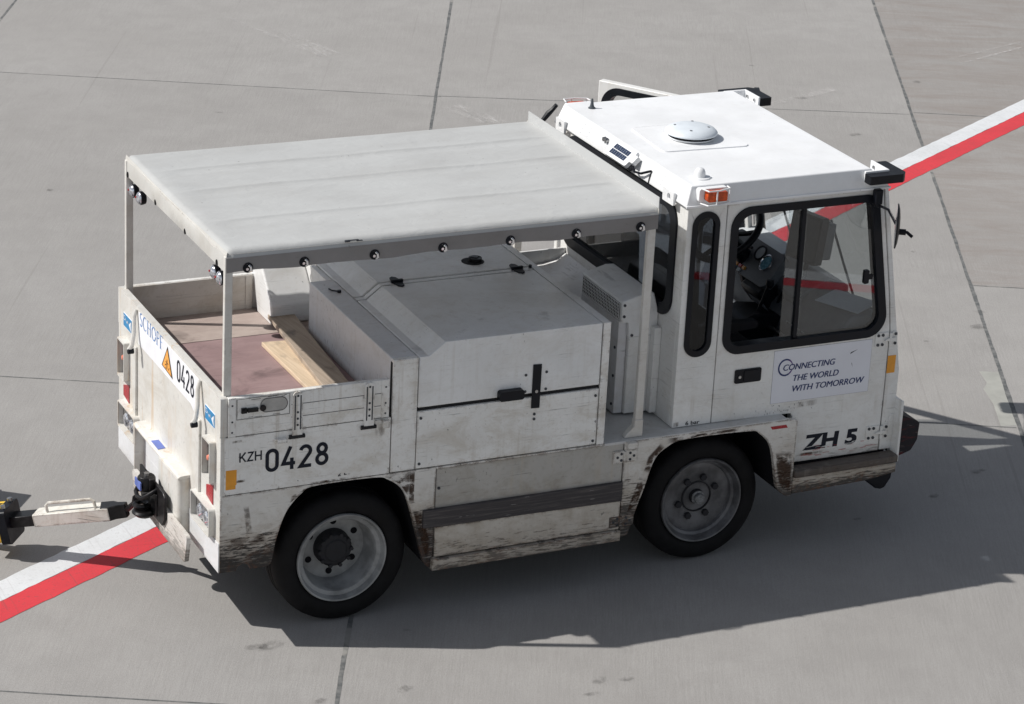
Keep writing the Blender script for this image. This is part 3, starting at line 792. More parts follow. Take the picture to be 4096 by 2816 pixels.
hn = MB().py(rpoly(rect(1.462, 1.598, 1.137, 1.189), .014), -.040, -.003).build('pull_handle', BLACK, hd, .008)
MB().py([(1.654, 1.066), (1.701, 1.064), (1.7025, 1.303), (1.6545, 1.305)], -.0085, -.0032).build('latch_strap', SEAL, hd, .002)
MB().cyl((1.678, -.0085, 1.158), 'y', .0085, -.003, .001, 12).build('lock_cylinder', STEEL, hd)
m = MB()
for x, z in ((1.617, 1.252), (1.617, 1.162), (1.732, 1.256), (1.732, 1.163)): m.cyl((x, -.003, z), 'y', .0075, -.003, .001, 8)
m.build('bolt', BOLT, hd)
# ---- rear face
tp = MB().px(rect(.003, W-.003, .398, 1.1205), .0, .03)
tp.build('rear_panel', P_CREAM, TR, .004)
tg = MB().px(rpoly([(.002, 1.117), (W-.002, 1.117), (W-.002, 1.323), (.002, 1.323)], (.01, .01, .01, .01)), -.001, .034).build('tailgate', P_CREAM, TR, .006)
decal('white_film', [(-1.30, 1.125), (-.45, 1.125), (-.40, 1.105), (-.335, 1.11), (-.325, 1.302), (-1.295, 1.306)], rear(-.001), WHITESTK, tg, -.001, .0008)
LREAR = MB().px(rect(.004, W-.004, .396, .555), -.004, .0).build('rear_bumper_edge', P_WLOW, TR, .002)
linetext('fleet_number', '0428', -.662, 1.166, .121, .268, .0135, rear(-.002), LETTER, tg, .14)
# serif maker's lettering
SER = {
 'S': (.52, [(arc(.27, .75, .17, .2, 55, 270, 12)+arc(.27, .28, .19, .24, 90, -150, 14), .07)]),
 'C': (.74, [(arc(.42, .5, .34, .47, 40, 320, 22), [.03]*3+[.055]*3+[.085]*11+[.055]*3+[.03]*3)]),
 'H': (.78, [([(.14, 0), (.14, 1)], .09), ([(.62, 0), (.62, 1)], .09), ([(.14, .52), (.62, .52)], .04)] + [([(x-.12, z), (x+.12, z)], .035) for x in (.14, .62) for z in (.015, .985)]),
 'O': (.82, [(arc(.41, .5, .34, .47, 0, 350, 30), [.05+.04*abs(math.cos(R(350*k/30))) for k in range(31)])]),
 'P': (.58, [([(.13, 0), (.13, 1)], .09), ([(.13, .97)]+arc(.30, .745, .2, .225, 90, -90, 10)+[(.13, .52)], .055), ([(.01, .015), (.26, .015)], .035)]),
 'F': (.54, [([(.13, 0), (.13, 1)], .09), ([(.13, .975), (.50, .975), (.50, .86)], .045), ([(.13, .53), (.42, .53)], .04), ([(.01, .015), (.26, .015)], .035)]),
}
m = MB(); u = 0; tot = sum(SER[c][0] for c in 'SCHOPF')+.08*5; sx = .385/tot; k = 0
for ch in 'SCHOPF':
    for pts, w in SER[ch][1]:
        k += 1
        wz = [q*.076 for q in w] if isinstance(w, list) else w*.076
        ribbon(m, [(-1.275+(u+x)*sx, 1.239+y*.075) for x, y in pts], wz, rear(-.002), .0012+.0003*(k % 4))
    u += SER[ch][0]+.08
m.build('maker_lettering', LBLUE, tg, smooth=False, recalc=False)
wt = decal('warning_sign', [(-.905, 1.160), (-.728, 1.146), (-.812, 1.292)], rear(-.002), BLACK, tg)
decal('warning_field', [(-.888, 1.166), (-.745, 1.155), (-.813, 1.276)], rear(-.0034), YELLOW, wt)
m = MB()
ribbon(m, [(-.815, 1.168), (-.813, 1.222)], .008, rear(-.0046), .0012); ribbon(m, [(-.835, 1.205), (-.792, 1.203)], .004, rear(-.0046), .0015)
ribbon(m, [(-.845, 1.18), (-.825, 1.195)], .004, rear(-.0046), .0012); ribbon(m, [(-.79, 1.172), (-.778, 1.188)], .004, rear(-.0046), .0012); ribbon(m, [(-.84, 1.172), (-.83, 1.166)], .004, rear(-.0046), .0012)
m.build('warning_figure', BLACK, wt, smooth=False, recalc=False)
for yy in (1.557, .226):
    bs = decal('blue_sticker', [(-yy, 1.136), (-yy+.148, 1.136), (-yy+.148, 1.213), (-yy, 1.213)], rear(-.001), WHITESTK, tg)
    decal('blue_field', [(-yy+.004, 1.140), (-yy+.144, 1.140), (-yy+.144, 1.209), (-yy+.004, 1.209)], rear(-.0026), BLUESTK, bs)
    m = MB(); fn = rear(-.0042)
    m.prism([(-yy+.100, 1.175), (-yy+.128, 1.196), (-yy+.138, 1.200), (-yy+.132, 1.175), (-yy+.138, 1.146), (-yy+.128, 1.152)], -.001, .0008, fn)
    ribbon(m, [(-yy+.014, 1.178), (-yy+.036, 1.178), (-yy+.036, 1.20), (-yy+.014, 1.20)], .003, fn, .0012, True)
    for i in range(4): ribbon(m, [(-yy+.045+.012*i, 1.19-.01*(i % 3)), (-yy+.053+.012*i, 1.182-.008*(i % 2))], .005, fn, .0012)
    m.build('arrow_symbol', WHITESTK, bs, smooth=False)
# levers, drain channels under them
for yt, yb in ((1.322, 1.262), (.292, .232)):
    b = MB(); pts = [(-.008, yt, 1.309), (-.022, yt-.012, 1.27), (-.030, yt-.03, 1.19), (-.050, yb, 1.135), (-.062, yb+.004, 1.112)]
    for k in range(len(pts)-1): pass
    b.tube(pts, [.009, .011, .012, .013, .014], 10)
    lv = b.build('tailgate_lever', P_POST, tg)
    MB().cyl((-.060, yb, 1.106), 'x', .016, -.012, .02, 14).build('lever_knob', BLACK, lv, .003)
    MB().box(-.014, .002, yt-.005, yt+.045, .71, 1.10).build('drain_channel', P_CREAM, TR, .005)
# protruding lamp housings
INNER = simple('housing_shade', (.13, .125, .12), .6)  # dark back colour paints in the shade of a deeper recess
LAMPG = simple('lamp_glass', (.55, .56, .60), .12, .75, var=.5, sc=90)
for up0, lo0, rf0 in ((.066, .066, .095), (1.456, 1.284, 1.457)):
    y0, y1 = up0, up0+.116
    hs = MB().px(rpoly(rect(y0, y1, .853, 1.072), .010), -.034, .002, [rpoly(rect(y0+.006, y1-.004, .866, 1.062), .006)]).build('lamp_housing', P_CREAM, TR, .002)
    MB().box(-.003, .0, y0+.006, y1-.004, .866, 1.062).build('housing_back', INNER, hs)
    MB().lathe([(.0, -.026), (.012, -.022), (.016, -.010), (.016, 0)], (-.003, y0+.058, .970), 'x', 16).build('marker_lamp', PINK, hs)
    decal('red_reflector', [(-(rf0+.097), .742), (-rf0, .727), (-rf0, .832), (-(rf0+.097), .798)], rear(-.001), REDREF, TR, -.001, .004)
    y0, y1 = lo0, lo0+.285
    hs = MB().px(rpoly(rect(y0, y1, .562, .714), .018), -.034, .002, [rpoly(rect(y0+.006, y1-.006, .570, .706), .014)]).build('headlamp_housing', P_CREAM, TR, .002)
    MB().box(-.003, .0, y0+.006, y1-.006, .570, .706).build('housing_back', INNER, hs)
    for yy in (y0+.185, y0+.085):
        MB().lathe([(0, -.026), (.028, -.023), (.040, -.014), (.043, 0)], (-.003, yy, .628), 'x', 24).build('round_lamp', LAMPG, hs)
# hitch bracket: shelf, left cheek, front plate with a rounded right flange, lower plate
MB().box(-.0035, .004, .47, 1.19, .40, .716).build('rear_lower_sheet', P_WLOW, TR, smooth=False)
hb = MB().py(rpoly([(-.062, .712), (.003, .716), (.003, .734), (-.050, .731), (-.062, .722)], (.003, 0, 0, .012, .006)), .456, 1.20).build('hitch_shelf', P_CREAM, TR, .004)
decal('violet_sticker', [(-.050, .93), (-.050, .815), (-.010, .815), (-.010, .93)], lambda u, v, e: (u, v, .7335+e), BLUESTK2, hb, -.003)
MB().box(-.060, .003, 1.186, 1.198, .425, .7135).build('hitch_cheek', P_CREAM, hb, .002)
fl = rpoly([(-.064, .765), (-.064, .456), (.003, .456), (.003, .470), (-.050, .470), (-.050, .765)], (0, .03, 0, 0, .018, 0))
MB().pz(fl, .415, .7135).build('hitch_front_plate', P_CREAM, hb, .003)
hp = MB().px(rpoly([(.27, .345), (1.10, .345), (1.14, .50), (.235, .50)], .02), -.088, -.066).build('hitch_plate', P_CREAMLOW, TR, .004)
MB().px([(.545, .46), (.585, .41), (.92, .41), (.96, .46), (.96, .60), (.575, .60), (.545, .58)], -.104, -.0895).build('coupling_plate', BSTEEL, TR, .006)
jx, jy = -.142, .758
hc = MB().box(jx+.01, -.102, jy-.06, jy+.06, .548, .622).box(jx+.03, -.102, jy-.10, jy+.10, .43, .552)
hc.lathe([(0, .624), (.040, .624), (.047, .612), (.047, .548), (0, .548)], (jx+.012, jy, 0), 'z', 24)
hc.tube([(jx+.05, jy-.08, .575), (jx-.005, jy-.08, .548), (jx-.03, jy-.05, .52), (jx-.036, jy, .512), (jx-.03, jy+.05, .52), (jx, jy+.08, .548)], .012, 8)
hc.lathe([(0, .440), (.055, .436), (.066, .422), (.044, .402), (0, .398)], (jx, jy, 0), 'z', 24)
hc = hc.build('towing_jaw', BSTEEL, TR, .005)
MB().cyl((jx+.012, jy, .624), 'z', .014, 0, .014, 14).build('jaw_pin', STEEL, hc)
decal('blue_sticker', [(-jy-.045, .562), (-jy+.045, .562), (-jy+.045, .604), (-jy-.045, .604)], rear(jx-.0355), BLUESTK2, hc, -.006)
for yy in (jy-.055, jy+.055): MB().lathe([(0, -.018), (.014, -.014), (.017, 0), (.017, .02)], (jx-.012, yy, .53), 'x', 16).build('jaw_knob', BSTEEL, hc)
# ------------------------------------------------------------------ canopy
CX0, CX1, CY0, CY1, CZ, CZB = .033, 2.328, .033, W-.033, 2.062, 1.950
ribs = [.47, .952, 1.295]
def czf(x, y):
    z = CZ
    for r in ribs:
        d = y-r
        z += (.0065*math.exp(-(d/.012)**2) - .004*math.exp(-((d+.05)/.035)**2) - .003*math.exp(-((d-.06)/.05)**2))*min(1, max(0, (x-.10)/.12))*min(1, max(0, (2.30-x)/.1))
    z -= .004*math.sin((y-CY0)/(CY1-CY0)*math.pi)*math.sin(x*4.1+.6)**2
    e = min(x-CX0, 9) ; z -= .012*max(0, 1-e/.10)**2*math.sin((y-CY0)/(CY1-CY0)*math.pi)
    z += .0004*math.sin(13*x+7*y)
    return z
RN = .042
def czr(x, y):
    z = czf(x, y)
    for d, r in ((y-CY0, RN), (CY1-y, RN), (x-CX0, .016)):
        if d < r: z -= r - math.sqrt(max(0, r*r-(r-d)**2))
    return max(z, CZ-RN-.012)
m = MB()
NX, NY = 120, 190
m.grid(lambda a, b: (CX0-.001+(CX1-CX0+.002)*a, CY0-.0005+(CY1-CY0+.001)*b, czr(CX0+(CX1-CX0)*a, CY0+(CY1-CY0)*b)), NX, NY)
can = m.build('canopy_top', TARP, TR, ang=80)
def wav(t, k): return .003*math.sin(t*17+k)+.002*math.sin(t*39+2*k)
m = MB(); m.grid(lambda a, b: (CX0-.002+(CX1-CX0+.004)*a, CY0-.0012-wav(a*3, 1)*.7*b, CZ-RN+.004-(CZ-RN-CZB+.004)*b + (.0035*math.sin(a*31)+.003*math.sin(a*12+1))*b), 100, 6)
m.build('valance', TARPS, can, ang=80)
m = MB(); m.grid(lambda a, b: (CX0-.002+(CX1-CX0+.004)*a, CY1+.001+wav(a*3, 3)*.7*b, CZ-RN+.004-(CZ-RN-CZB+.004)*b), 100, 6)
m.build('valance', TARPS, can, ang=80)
m = MB(); m.grid(lambda a, b: (CX0-.003+.005*math.exp(-b*12)-.007*math.sin(b*math.pi)*(.5+.5*math.sin(a*21+2*math.sin(a*9)))*math.sin(a*math.pi), CY0-.001+(CY1-CY0+.002)*a, CZ-.006-.012*math.sin(a*math.pi)*(1-b)-(CZ-CZB-.006)*b), 80, 8)
m.build('rear_valance', TARPR, can, ang=80)
m = MB(); m.grid(lambda a, b: (CX1+.003, CY0+(CY1-CY0)*a, CZB+(CZ-CZB-.004)*b), 20, 2); m.build('front_valance', TARPR, can)
m = MB().box(CX1-.001, CX1+.002, CY0-.002, CY1-.02, CZ-.004, CZ+.055).build('front_film', FILM, can)
m = MB()
for x in (.045, .045+.75, 1.55, 2.30): m.box(x-.015, x+.015, CY0+.01, CY1-.01, CZ-.040, CZ-.022)
m.box(CX0+.01, CX1-.01, CY0+.006, CY0+.03, CZ-.05, CZ-.02).box(CX0+.01, CX1-.01, CY1-.03, CY1-.006, CZ-.05, CZ-.02)
m.build('canopy_frame', P_POST, TR)
# turn buttons along the valance
for sg in (0, 1):
    for x in (.138, .423, .786, 1.146, 1.508, 1.871, 2.232):
        b = MB().cyl((x, CY0-.003, 1.970), 'y', .026, -.002, .003, 20)
        if sg: b.xf(mirror_y())
        pl = b.build('turn_button', SEAL, can, .001)
        b = MB().cyl((x-.008, CY0-.005, 1.968), 'y', .007, -.014, .0, 10)
        b.tube([(x+.002, CY0-.012, 1.984), (x+.008, CY0-.020, 1.978), (x+.009, CY0-.022, 1.962), (x+.004, CY0-.014, 1.955)], .0065, 8)
        if sg: b.xf(mirror_y())
        b.build('toggle', CHROME, pl)
for y in (1.576, 1.109, .639, .163):
    b = MB().tube([(CX0-.006, y+.008*math.cos(t), 1.962+.013*math.sin(t)) for t in [k*math.pi/5 for k in range(11)]], .0035, 6)
    b.build('eyelet_ring', BSTEEL, can)
# tear marks on the right upper edge
m = MB()
for x0, x1, z in ((.63, .655, 2.052), (.655, .70, 2.055), (.69, .72, 2.05)): m.box(x0, x1, CY0-.006, CY0+.004, z-.004 if x1-x0 < .03 else z-.0015, z+.005 if x1-x0 < .03 else z+.0015)
m.build('torn_edge', BOLT, can)
# posts
for x0, x1, y0, y1, zb in ((.024, .064, .033, .060, 1.127), (.024, .064, W-.060, W-.033, 1.127), (2.280, 2.324, .035, .064, .81), (2.280, 2.324, W-.064, W-.035, .81)):
    m = MB().box(x0, x1, y0, y1, zb, CZ-.03)
    if zb < 1:
        s = y0 < .5; fx = MB()
    p = m.build('canopy_post', P_POST, TR, .004)
    if zb < 1:
        ya, yb = (.030, .068) if y0 < .5 else (W-.068, W-.030)
        MB().py([(2.222, .8095), (2.326, .8095), (2.326, .905), (2.276, .905), (2.276, .87), (2.232, .83)], ya, yb).build('post_foot', P_POST, p, .004)
# work lamps under the rear corners
for y in (1.570, 1.445, .275, .185):
    b = MB().lathe([(0, .02), (.032, .018), (.036, .0), (.036, -.012), (.0, -.012)], (.062, y, 1.873), 'x', 22)
    wl = b.build('work_lamp', BLACK, TR, .002)
    MB().lathe([(0, -.030), (.018, -.027), (.030, -.019), (.034, -.012)], (.062, y, 1.873), 'x', 22).build('lens', simple('lamp_glass', (.55, .56, .60), .12, .75), wl)
    MB().lathe([(0, -.034), (.006, -.032), (.006, -.026)], (.062, y+.008, 1.878), 'x', 8).build('red_spot', REDREF, wl)

# ------------------------------------------------------------------ cab
YK = .07; YL = W-.07
def fx(z): return 3.90 if z <= .98 else 3.90-(z-.98)*(.184/1.042)       # raked front of the cab
pill = lambda a, b, c, d: rpoly(rect(a, b, c, d), (b-a)/2*.98, 9)
def cab_side(sgn):
    T = (lambda b: b) if sgn < 0 else (lambda b: b.xf(mirror_y()))
    hole = pill(2.573, 2.690, 1.228, 1.978)
    pnl = T(MB().py(rect(2.520, 2.7495, .812, 2.04), YK, YK+.035, [hole])).build('cab_quarter_panel', P_CAB, TR, .004)
    sl = T(MB().py(pill(2.552, 2.711, 1.203, 2.001), YK-.008, YK+.012, [pill(2.580, 2.683, 1.236, 1.970)])).build('window_seal', SEAL, pnl, .006)
    T(MB().py(pill(2.576, 2.687, 1.231, 1.975), YK+.004, YK+.007)).build('window_pane', GLASSD, pnl)
    # front pillar with the raked edge
    fp = [(3.822, .512), (3.8985, .512), (3.8985, .98), (fx(2.04), 2.04), (3.690, 2.04), (3.795, 1.408), (3.819, 1.215), (3.822, .90)]
    pil = T(MB().py(fp, YK, YK+.04)).build('front_pillar', P_CAB, TR, .004)
    T(MB().py([(3.862, .59), (3.896, .595), (3.896, .72), (3.87, .72), (3.862, .705)], YK-.006, YK)).build('corner_bracket', P_CAB, pil, .003)
    T(MB().py(rect(3.818, 3.868, .965, 1.066), YK-.0025, YK)).build('orange_reflector', ORANGE, pil)
    T(MB().box(3.894, 3.908, .0, .10, .46, .815)).build('bumper_end_plate', P_CAB, TR, .003)
    # roof gutter
    return pnl
pq = cab_side(-1); cab_side(1)
fonttext('tyre_pressure_note', '6 bar', 2.598, .819, .023, side(YK), LETTER, pq, .083, twice=.03)
m = MB(); lay = m.bm.verts.layers.float.new('fade'); smear(m, 2.522, 2.558, .815, .845, YK-.0012, 1.); m.build('rust_smear', SMEAR, pq, smooth=False)
m = MB().py([(2.752, .83), (3.25, .83), (3.25, .53), (3.81, .53), (3.81, 1.215), (3.68, 2.02), (2.752, 2.02)], YK+.012, YK+.016, [[(2.79, 1.22), (3.74, 1.22), (3.62, 1.99), (2.79, 1.99)]])
m.build('door_gap', GAP, TR)
# door: built where the right door hangs, x along the cab, outer face at y = YK
def door_parts(MT):
    X = lambda b: b.xf(MT) if MT is not None else b
    out = [(2.7545, .8115), (3.2365, .8035), (3.2465, .79), (3.2475, .511), (3.815, .511), (3.815, .90), (3.8125, 1.215), (3.7885, 1.408), (3.6835, 2.027), (2.7545, 2.027)]
    wo = rpoly([(2.779, 1.190), (3.797, 1.190), (3.657, 2.004), (2.779, 2.004)], (.10, .115, .085, .115), 9)
    wi = rpoly([(2.822, 1.236), (3.741, 1.236), (3.616, 1.962), (2.822, 1.962)], (.06, .075, .05, .085), 9)
    wh = rpoly([(2.80, 1.212), (3.769, 1.212), (3.636, 1.984), (2.80, 1.984)], (.08, .095, .07, .10), 9)
    d = X(MB().py(out, YK, YK+.05, [wh])).build('cab_door', P_DOOR, TR, .004)
    s = X(MB().py(wo, YK-.009, YK+.056, [wi])).build('window_seal', SEAL, d, .006)
    dv = X(MB().py([(3.211, 1.236), (3.235, 1.236), (3.228, 1.962), (3.205, 1.962)], YK+.002, YK+.022)).build('window_divider', SEAL, d, .002)
    gl = X(MB().py([(3.230, 1.230), (3.735, 1.230), (3.612, 1.966), (3.222, 1.966)], YK+.008, YK+.011)).build('window_pane', GLASS, d)
    gl2 = X(MB().py([(3.135, 1.230), (3.25, 1.230), (3.242, 1.966), (3.128, 1.966)], YK+.016, YK+.019)).build('sliding_pane', GLASS, d)
    X(MB().py(rpoly(rect(3.618, 3.648, 1.50, 1.575), .006), YK-.001, YK+.02).box(3.646, 3.672, YK, YK+.014, 1.522, 1.548)).build('window_catch', BLACK, d, .003)
    return d
d = door_parts(None)
hn = MB().py(rpoly(rect(2.872, 3.030, 1.021, 1.098), .010), YK-.008, YK).build('door_handle', BLACK, d, .004)
MB().py(rpoly(rect(2.925, 3.02, 1.030, 1.090), .008), YK-.012, YK-.007).build('handle_flap', SEAL, hn, .004)
MB().cyl((2.900, YK-.008, 1.058), 'y', .0085, -.004, .001, 12).build('lock_cylinder', STEEL, hn)
for z in (1.167, .623):
    b = MB().py(rpoly(rect(3.724, 3.806, z-.04, z+.04), .008), YK-.007, YK).py(rpoly(rect(3.826, 3.861, z-.04, z+.04), .008), YK-.007, YK)
    b.cyl((3.816, YK-.012, z), 'z', .008, -.036, .036, 10).py([(3.775, z-.004), (3.845, z-.012), (3.845, z+.010), (3.79, z+.006)], YK-.020, YK-.006)
    hg = b.build('door_hinge', P_CAB, d, .002)
    b = MB()
    for x in (3.740, 3.768, 3.848):
        for dz in (-.027, .027): b.cyl((x, YK-.007, z+dz), 'y', .0085, -.005, .001, 8)
    b.build('bolt', BOLT, hg)
sg = decal('slogan_sign', rect(3.104, 3.710, .874, 1.1775), side(YK), simple('sign_edge', (.25, .25, .27), .5), d, -.001, .0007)
decal('sign_face', rect(3.1055, 3.7085, .8755, 1.176), side(YK-.0007), SIGNW, sg, -.0002, .0007)
fs = side(YK-.0014)
fonttext('slogan', 'CONNECTING', 3.166, 1.058, .036, fs, SLOGAN, sg, .318, 0., .2, twice=.035)
fonttext('slogan', 'THE WORLD', 3.232, .992, .036, fs, SLOGAN, sg, .280, 0., .2, twice=.035)
fonttext('slogan', 'WITH TOMORROW', 3.232, .931, .036, fs, SLOGAN, sg, .446, 0., .2, twice=.035)
m = MB(); ribbon(m, [(3.180+.042*math.cos(R(a)), 1.076+.045*math.sin(R(a))) for a in range(70, 305, 8)], .009, fs, .0011); m.build('ring_logo', SLOGAN, sg, smooth=False, recalc=False)
m = MB(); ribbon(m, [(3.180+.042*math.cos(R(a)), 1.076+.045*math.sin(R(a))) for a in list(range(70, 8, -6))], [.009-.0006*k for k in range(11)], fs, .0013); ribbon(m, [(3.180+.042*math.cos(R(a)), 1.076+.045*math.sin(R(a))) for a in range(-56, -10, 6)], [.009-.0008*k for k in range(8)], fs, .0013)
m.build('ring_logo', SLOGAN2, sg, smooth=False, recalc=False)
fonttext('fleet_lettering', 'ZH 5', 3.332, .578, .085, side(YK), LETTER, d, .338, .045, .07)
m = MB(); lay = m.bm.verts.layers.float.new('fade')
smear(m, 3.29, 3.50, .545, .562, YK-.003, .9); smear(m, 3.26, 3.40, .83, .87, YK-.0012, .35)
m.build('rust_smear', SMEAR, d, smooth=False)
m = MB()
for k in range(26):
    x = rnd.uniform(3.30, 3.80); z = rnd.uniform(.555, .592)+.00*(x-3.3); L = rnd.uniform(.012, .06); a = rnd.uniform(-.02, .04)
    ribbon(m, [(x, z), (x+L, z+L*a*2)], rnd.uniform(.0012, .003), side(YK), .002+.0002*(k % 5))
m.build('white_scrape', P_CAB, d, smooth=False, recalc=False)['kind'] = 'stuff'
m = MB()
for k in range(22):
    x = rnd.uniform(3.32, 3.80); z = rnd.choice((rnd.uniform(.565, .60), rnd.uniform(.535, .552))); L = rnd.uniform(.01, .05)
    ribbon(m, [(x, z), (x+L, z+L*rnd.uniform(-.05, .1))], rnd.uniform(.001, .0026), side(YK), .0032+.0002*(k % 5))
m.build('red_scrape', simple('red_scrape', (.42, .06, .06), .6), d, smooth=False, recalc=False)['kind'] = 'stuff'
m = MB()
for k in range(34):
    x = rnd.gauss(3.20, .07); z = rnd.uniform(.822, .872); L = rnd.uniform(.003, .012)
    if .813 < z: ribbon(m, [(x, z), (x+rnd.uniform(.001, .003), z-L)], rnd.uniform(.001, .0025), side(YK), .0012+.0002*(k % 5))
m.build('paint_chip', BOLT, d, smooth=False, recalc=False)['kind'] = 'stuff'
decal('dark_mark', [(3.575, 1.105), (3.62, 1.128), (3.58, 1.116)], side(YK-.0014), BOLT, sg, 0, .0004); decal('dark_mark', [(3.588, 1.055), (3.592, 1.052), (3.598, 1.026)], side(YK-.0014), BOLT, sg, 0, .0004)
# the left door, mirrored and swung open on its front hinge
hx = 3.70
MT = Matrix.Translation((hx, YL, 0)) @ Matrix.Rotation(R(-56), 4, 'Z') @ Matrix.Translation((-hx, -YL, 0)) @ mirror_y()
dl = door_parts(MT)
# roof
b = MB()
lo = [(2.498, .050), (3.706, .050), (3.706, W-.050), (2.498, W-.050)]; hi = [(2.530, .075), (3.595, .075), (3.595, W-.075), (2.530, W-.075)]
va = [b.bm.verts.new((*p, 2.034)) for p in lo]; vb = [b.bm.verts.new((*p, 2.047)) for p in lo]; vc = [b.bm.verts.new((x, y, 2.145)) for x, y in hi]
for q, w in ((va, vb), (vb, vc)):
    for i in range(4): b.bm.faces.new((q[i], q[(i+1) % 4], w[(i+1) % 4], w[i]))
b.bm.faces.new(vc); b.bm.faces.new(va[::-1])
roof = b.build('cab_roof', P_ROOF, TR, .007, seg=3)
MB().box(2.495, 3.71, .043, .051, 2.034, 2.0465).box(2.495, 3.71, W-.051, W-.043, 2.034, 2.0465).build('rain_gutter', P_ROOF, roof, .002)
# vent
vp = MB().pz(rpoly([(2.655, .625), (3.165, .595), (3.165, 1.06), (2.68, 1.06)], .04), 2.1445, 2.1505).build('vent_plate', P_ROOF, roof, .002)
vn = MB().lathe([(0, .010), (.125, .010), (.128, .012), (.128, .018), (.105, .020)], (2.92, .815, 2.145), 'z', 48).build('vent_base', PLASTICW, vp)
MB().cyl((2.92, .815, 2.145), 'z', .124, .016, .034, 40).build('vent_throat', DARK, vn)
cap = MB().lathe([(0, .0745), (.06, .0725), (.10, .067), (.128, .056), (.141, .043), (.143, .038), (.141, .034), (.10, .033), (0, .033)], (2.92, .815, 2.145), 'z', 56).build('vent_cap', VENTW, vn, ang=50)
m = MB()
for a in (40, 130, 220, 310): m.cyl((2.92+.09*math.cos(R(a+20)), .815+.09*math.sin(R(a+20)), 2.2145), 'z', .007, -.01, .0015, 10)
m.build('screw', STEEL, cap)
# small dome and aerials
sd = MB().lathe([(0, .006), (.050, .006), (.053, .002), (.053, 0)], (2.645, .188, 2.145), 'z', 28).build('aerial_base', PLASTICW, roof)
MB().lathe([(0, .054), (.012, .052), (.022, .045), (.027, .034), (.029, .022), (.031, .006)], (2.640, .190, 2.145), 'z', 24).build('aerial_dome', PLASTICW, sd, ang=60)
MB().lathe([(.0, .056), (.005, .055), (.010, .02), (.014, .008), (.020, .005), (.021, 0)], (2.650, 1.470, 2.145), 'z', 16).build('stub_aerial', simple('aerial_grey', (.06, .07, .08), .4), roof)
# amber repeaters with wire guards on both flanks
for sg_ in (0, 1):
    T = (lambda b: b.xf(mirror_y())) if sg_ else (lambda b: b)
    base = T(MB().py(rpoly(rect(2.556, 2.722, 2.068, 2.138), .012), .030, .066)).build('repeater_base', P_ROOF, roof, .003)
    T(MB().py(rpoly(rect(2.585, 2.698, 2.078, 2.130), .010), -.012, .03)).build('amber_lamp', AMBER, base, .008)
    b = MB()
    for z in (2.066, 2.142):
        b.tube([(2.566, .03, z-.004*(z < 2.1)), (2.580, -.028, z), (2.640, -.028, z), (2.712, -.006, z), (2.716, .03, z)], .0042, 8)
    b.tube([(2.628, -.028, 2.066), (2.628, -.028, 2.142)], .0042, 8); b.tube([(2.712, -.006, 2.066), (2.712, -.006, 2.142)], .0042, 8)
    T(b).build('wire_guard', PLASTICW, base)
    # corner bumpers on the roof front
    lp = [(3.545, -.012), (3.745, -.012), (3.775, .018), (3.775, .215), (3.700, .215), (3.700, .055), (3.545, .055)]
    cb = T(MB().pz(rpoly(lp, (.01, .02, .02, .01, .004, .012, .01)), 2.082, 2.128)).build('corner_bumper', RUBBER, roof, .009)
    lp2 = [(3.55, .050), (3.695, .050), (3.695, .22), (3.683, .22), (3.683, .064), (3.55, .064)]
    T(MB().pz(lp2, 2.07, 2.138)).build('bumper_bracket', P_ROOF, cb, .002)
    b = MB()
    for y in (.10, .18): b.cyl((3.683, y, 2.112), 'x', .009, -.008, 0, 10)
    T(b).build('bolt', STEEL, cb)
# solar lamp on the sloping rear of the roof
bs = Matrix.Translation((2.497, .775, 2.100)) @ Matrix.Rotation(R(-42), 4, 'Y')
sl = MB().pz(rpoly([(-.052, -.125), (.052, -.125), (.052, .125), (-.052, .125)], .012), .0, .022).xf(bs).build('solar_lamp', PLASTICW, roof, .004)
m = MB()
for i in range(2):
    for j in range(8): m.box(-.032+.033*i, -.003+.033*i, -.080+.0215*j, -.0615+.0215*j, .022, .0232)
m.xf(bs).build('solar_cell', SOLAR, sl, smooth=False)
MB().box(-.045, .048, -.118, .118, -.035, -.001).xf(bs).build('lamp_bracket', BOLT, sl, .003)
MB().box(-.02, .03, -.170, -.126, .0, .03).xf(bs).build('sensor_box', PLASTICW, sl, .004)
MB().tube([(2.475, .615, 2.085), (2.468, .58, 2.07), (2.480, .53, 2.075), (2.498, .482, 2.098), (2.512, .474, 2.102)], .0065, 8).build('cable', BLACK, sl)
MB().tube([(2.512, .474, 2.10), (2.497, .470, 2.06), (2.494, .468, 2.04)], .003, 6).build('cable', BLACK, sl)
for y in (.90+.10, .985+.04): MB().lathe([(0, -.006), (.012, -.004), (.014, .012)], (2.505, y, 2.112), 'x', 12).build('bolt', STEEL, roof)
# louvre slots, end brackets
m = MB()
for y0 in (.385, .30, 1.33, 1.25):
    for k in range(3): m.box(-.002, .005, y0-.026*k*.4-.03, y0+.03-.026*k*.4, .02+.026*k, .026+.026*k, Matrix.Translation((2.4985, 0, 2.047)) @ Matrix.Rotation(R(17.5), 4, 'Y'))
m.build('louvre', P_ROOF, roof, .001)
for y0, y1 in ((.168, .288), (1.465, 1.572)):
    k = MB().px(rpoly(rect(y0, y1, 2.012, 2.082), .006), 2.484, 2.497, [pill(y0+.035, y0+.07, 2.03, 2.066)]).build('lifting_bracket', P_ROOF, roof, .002)
MB().tube([(2.505, 1.615, 2.135), (2.485, 1.625, 2.105), (2.465, 1.63, 2.085), (2.43, 1.64, 2.035), (2.40, 1.64, 1.98)], [.012, .013, .017, .013, .011], 8).build('cable_conduit', BLACK, roof)
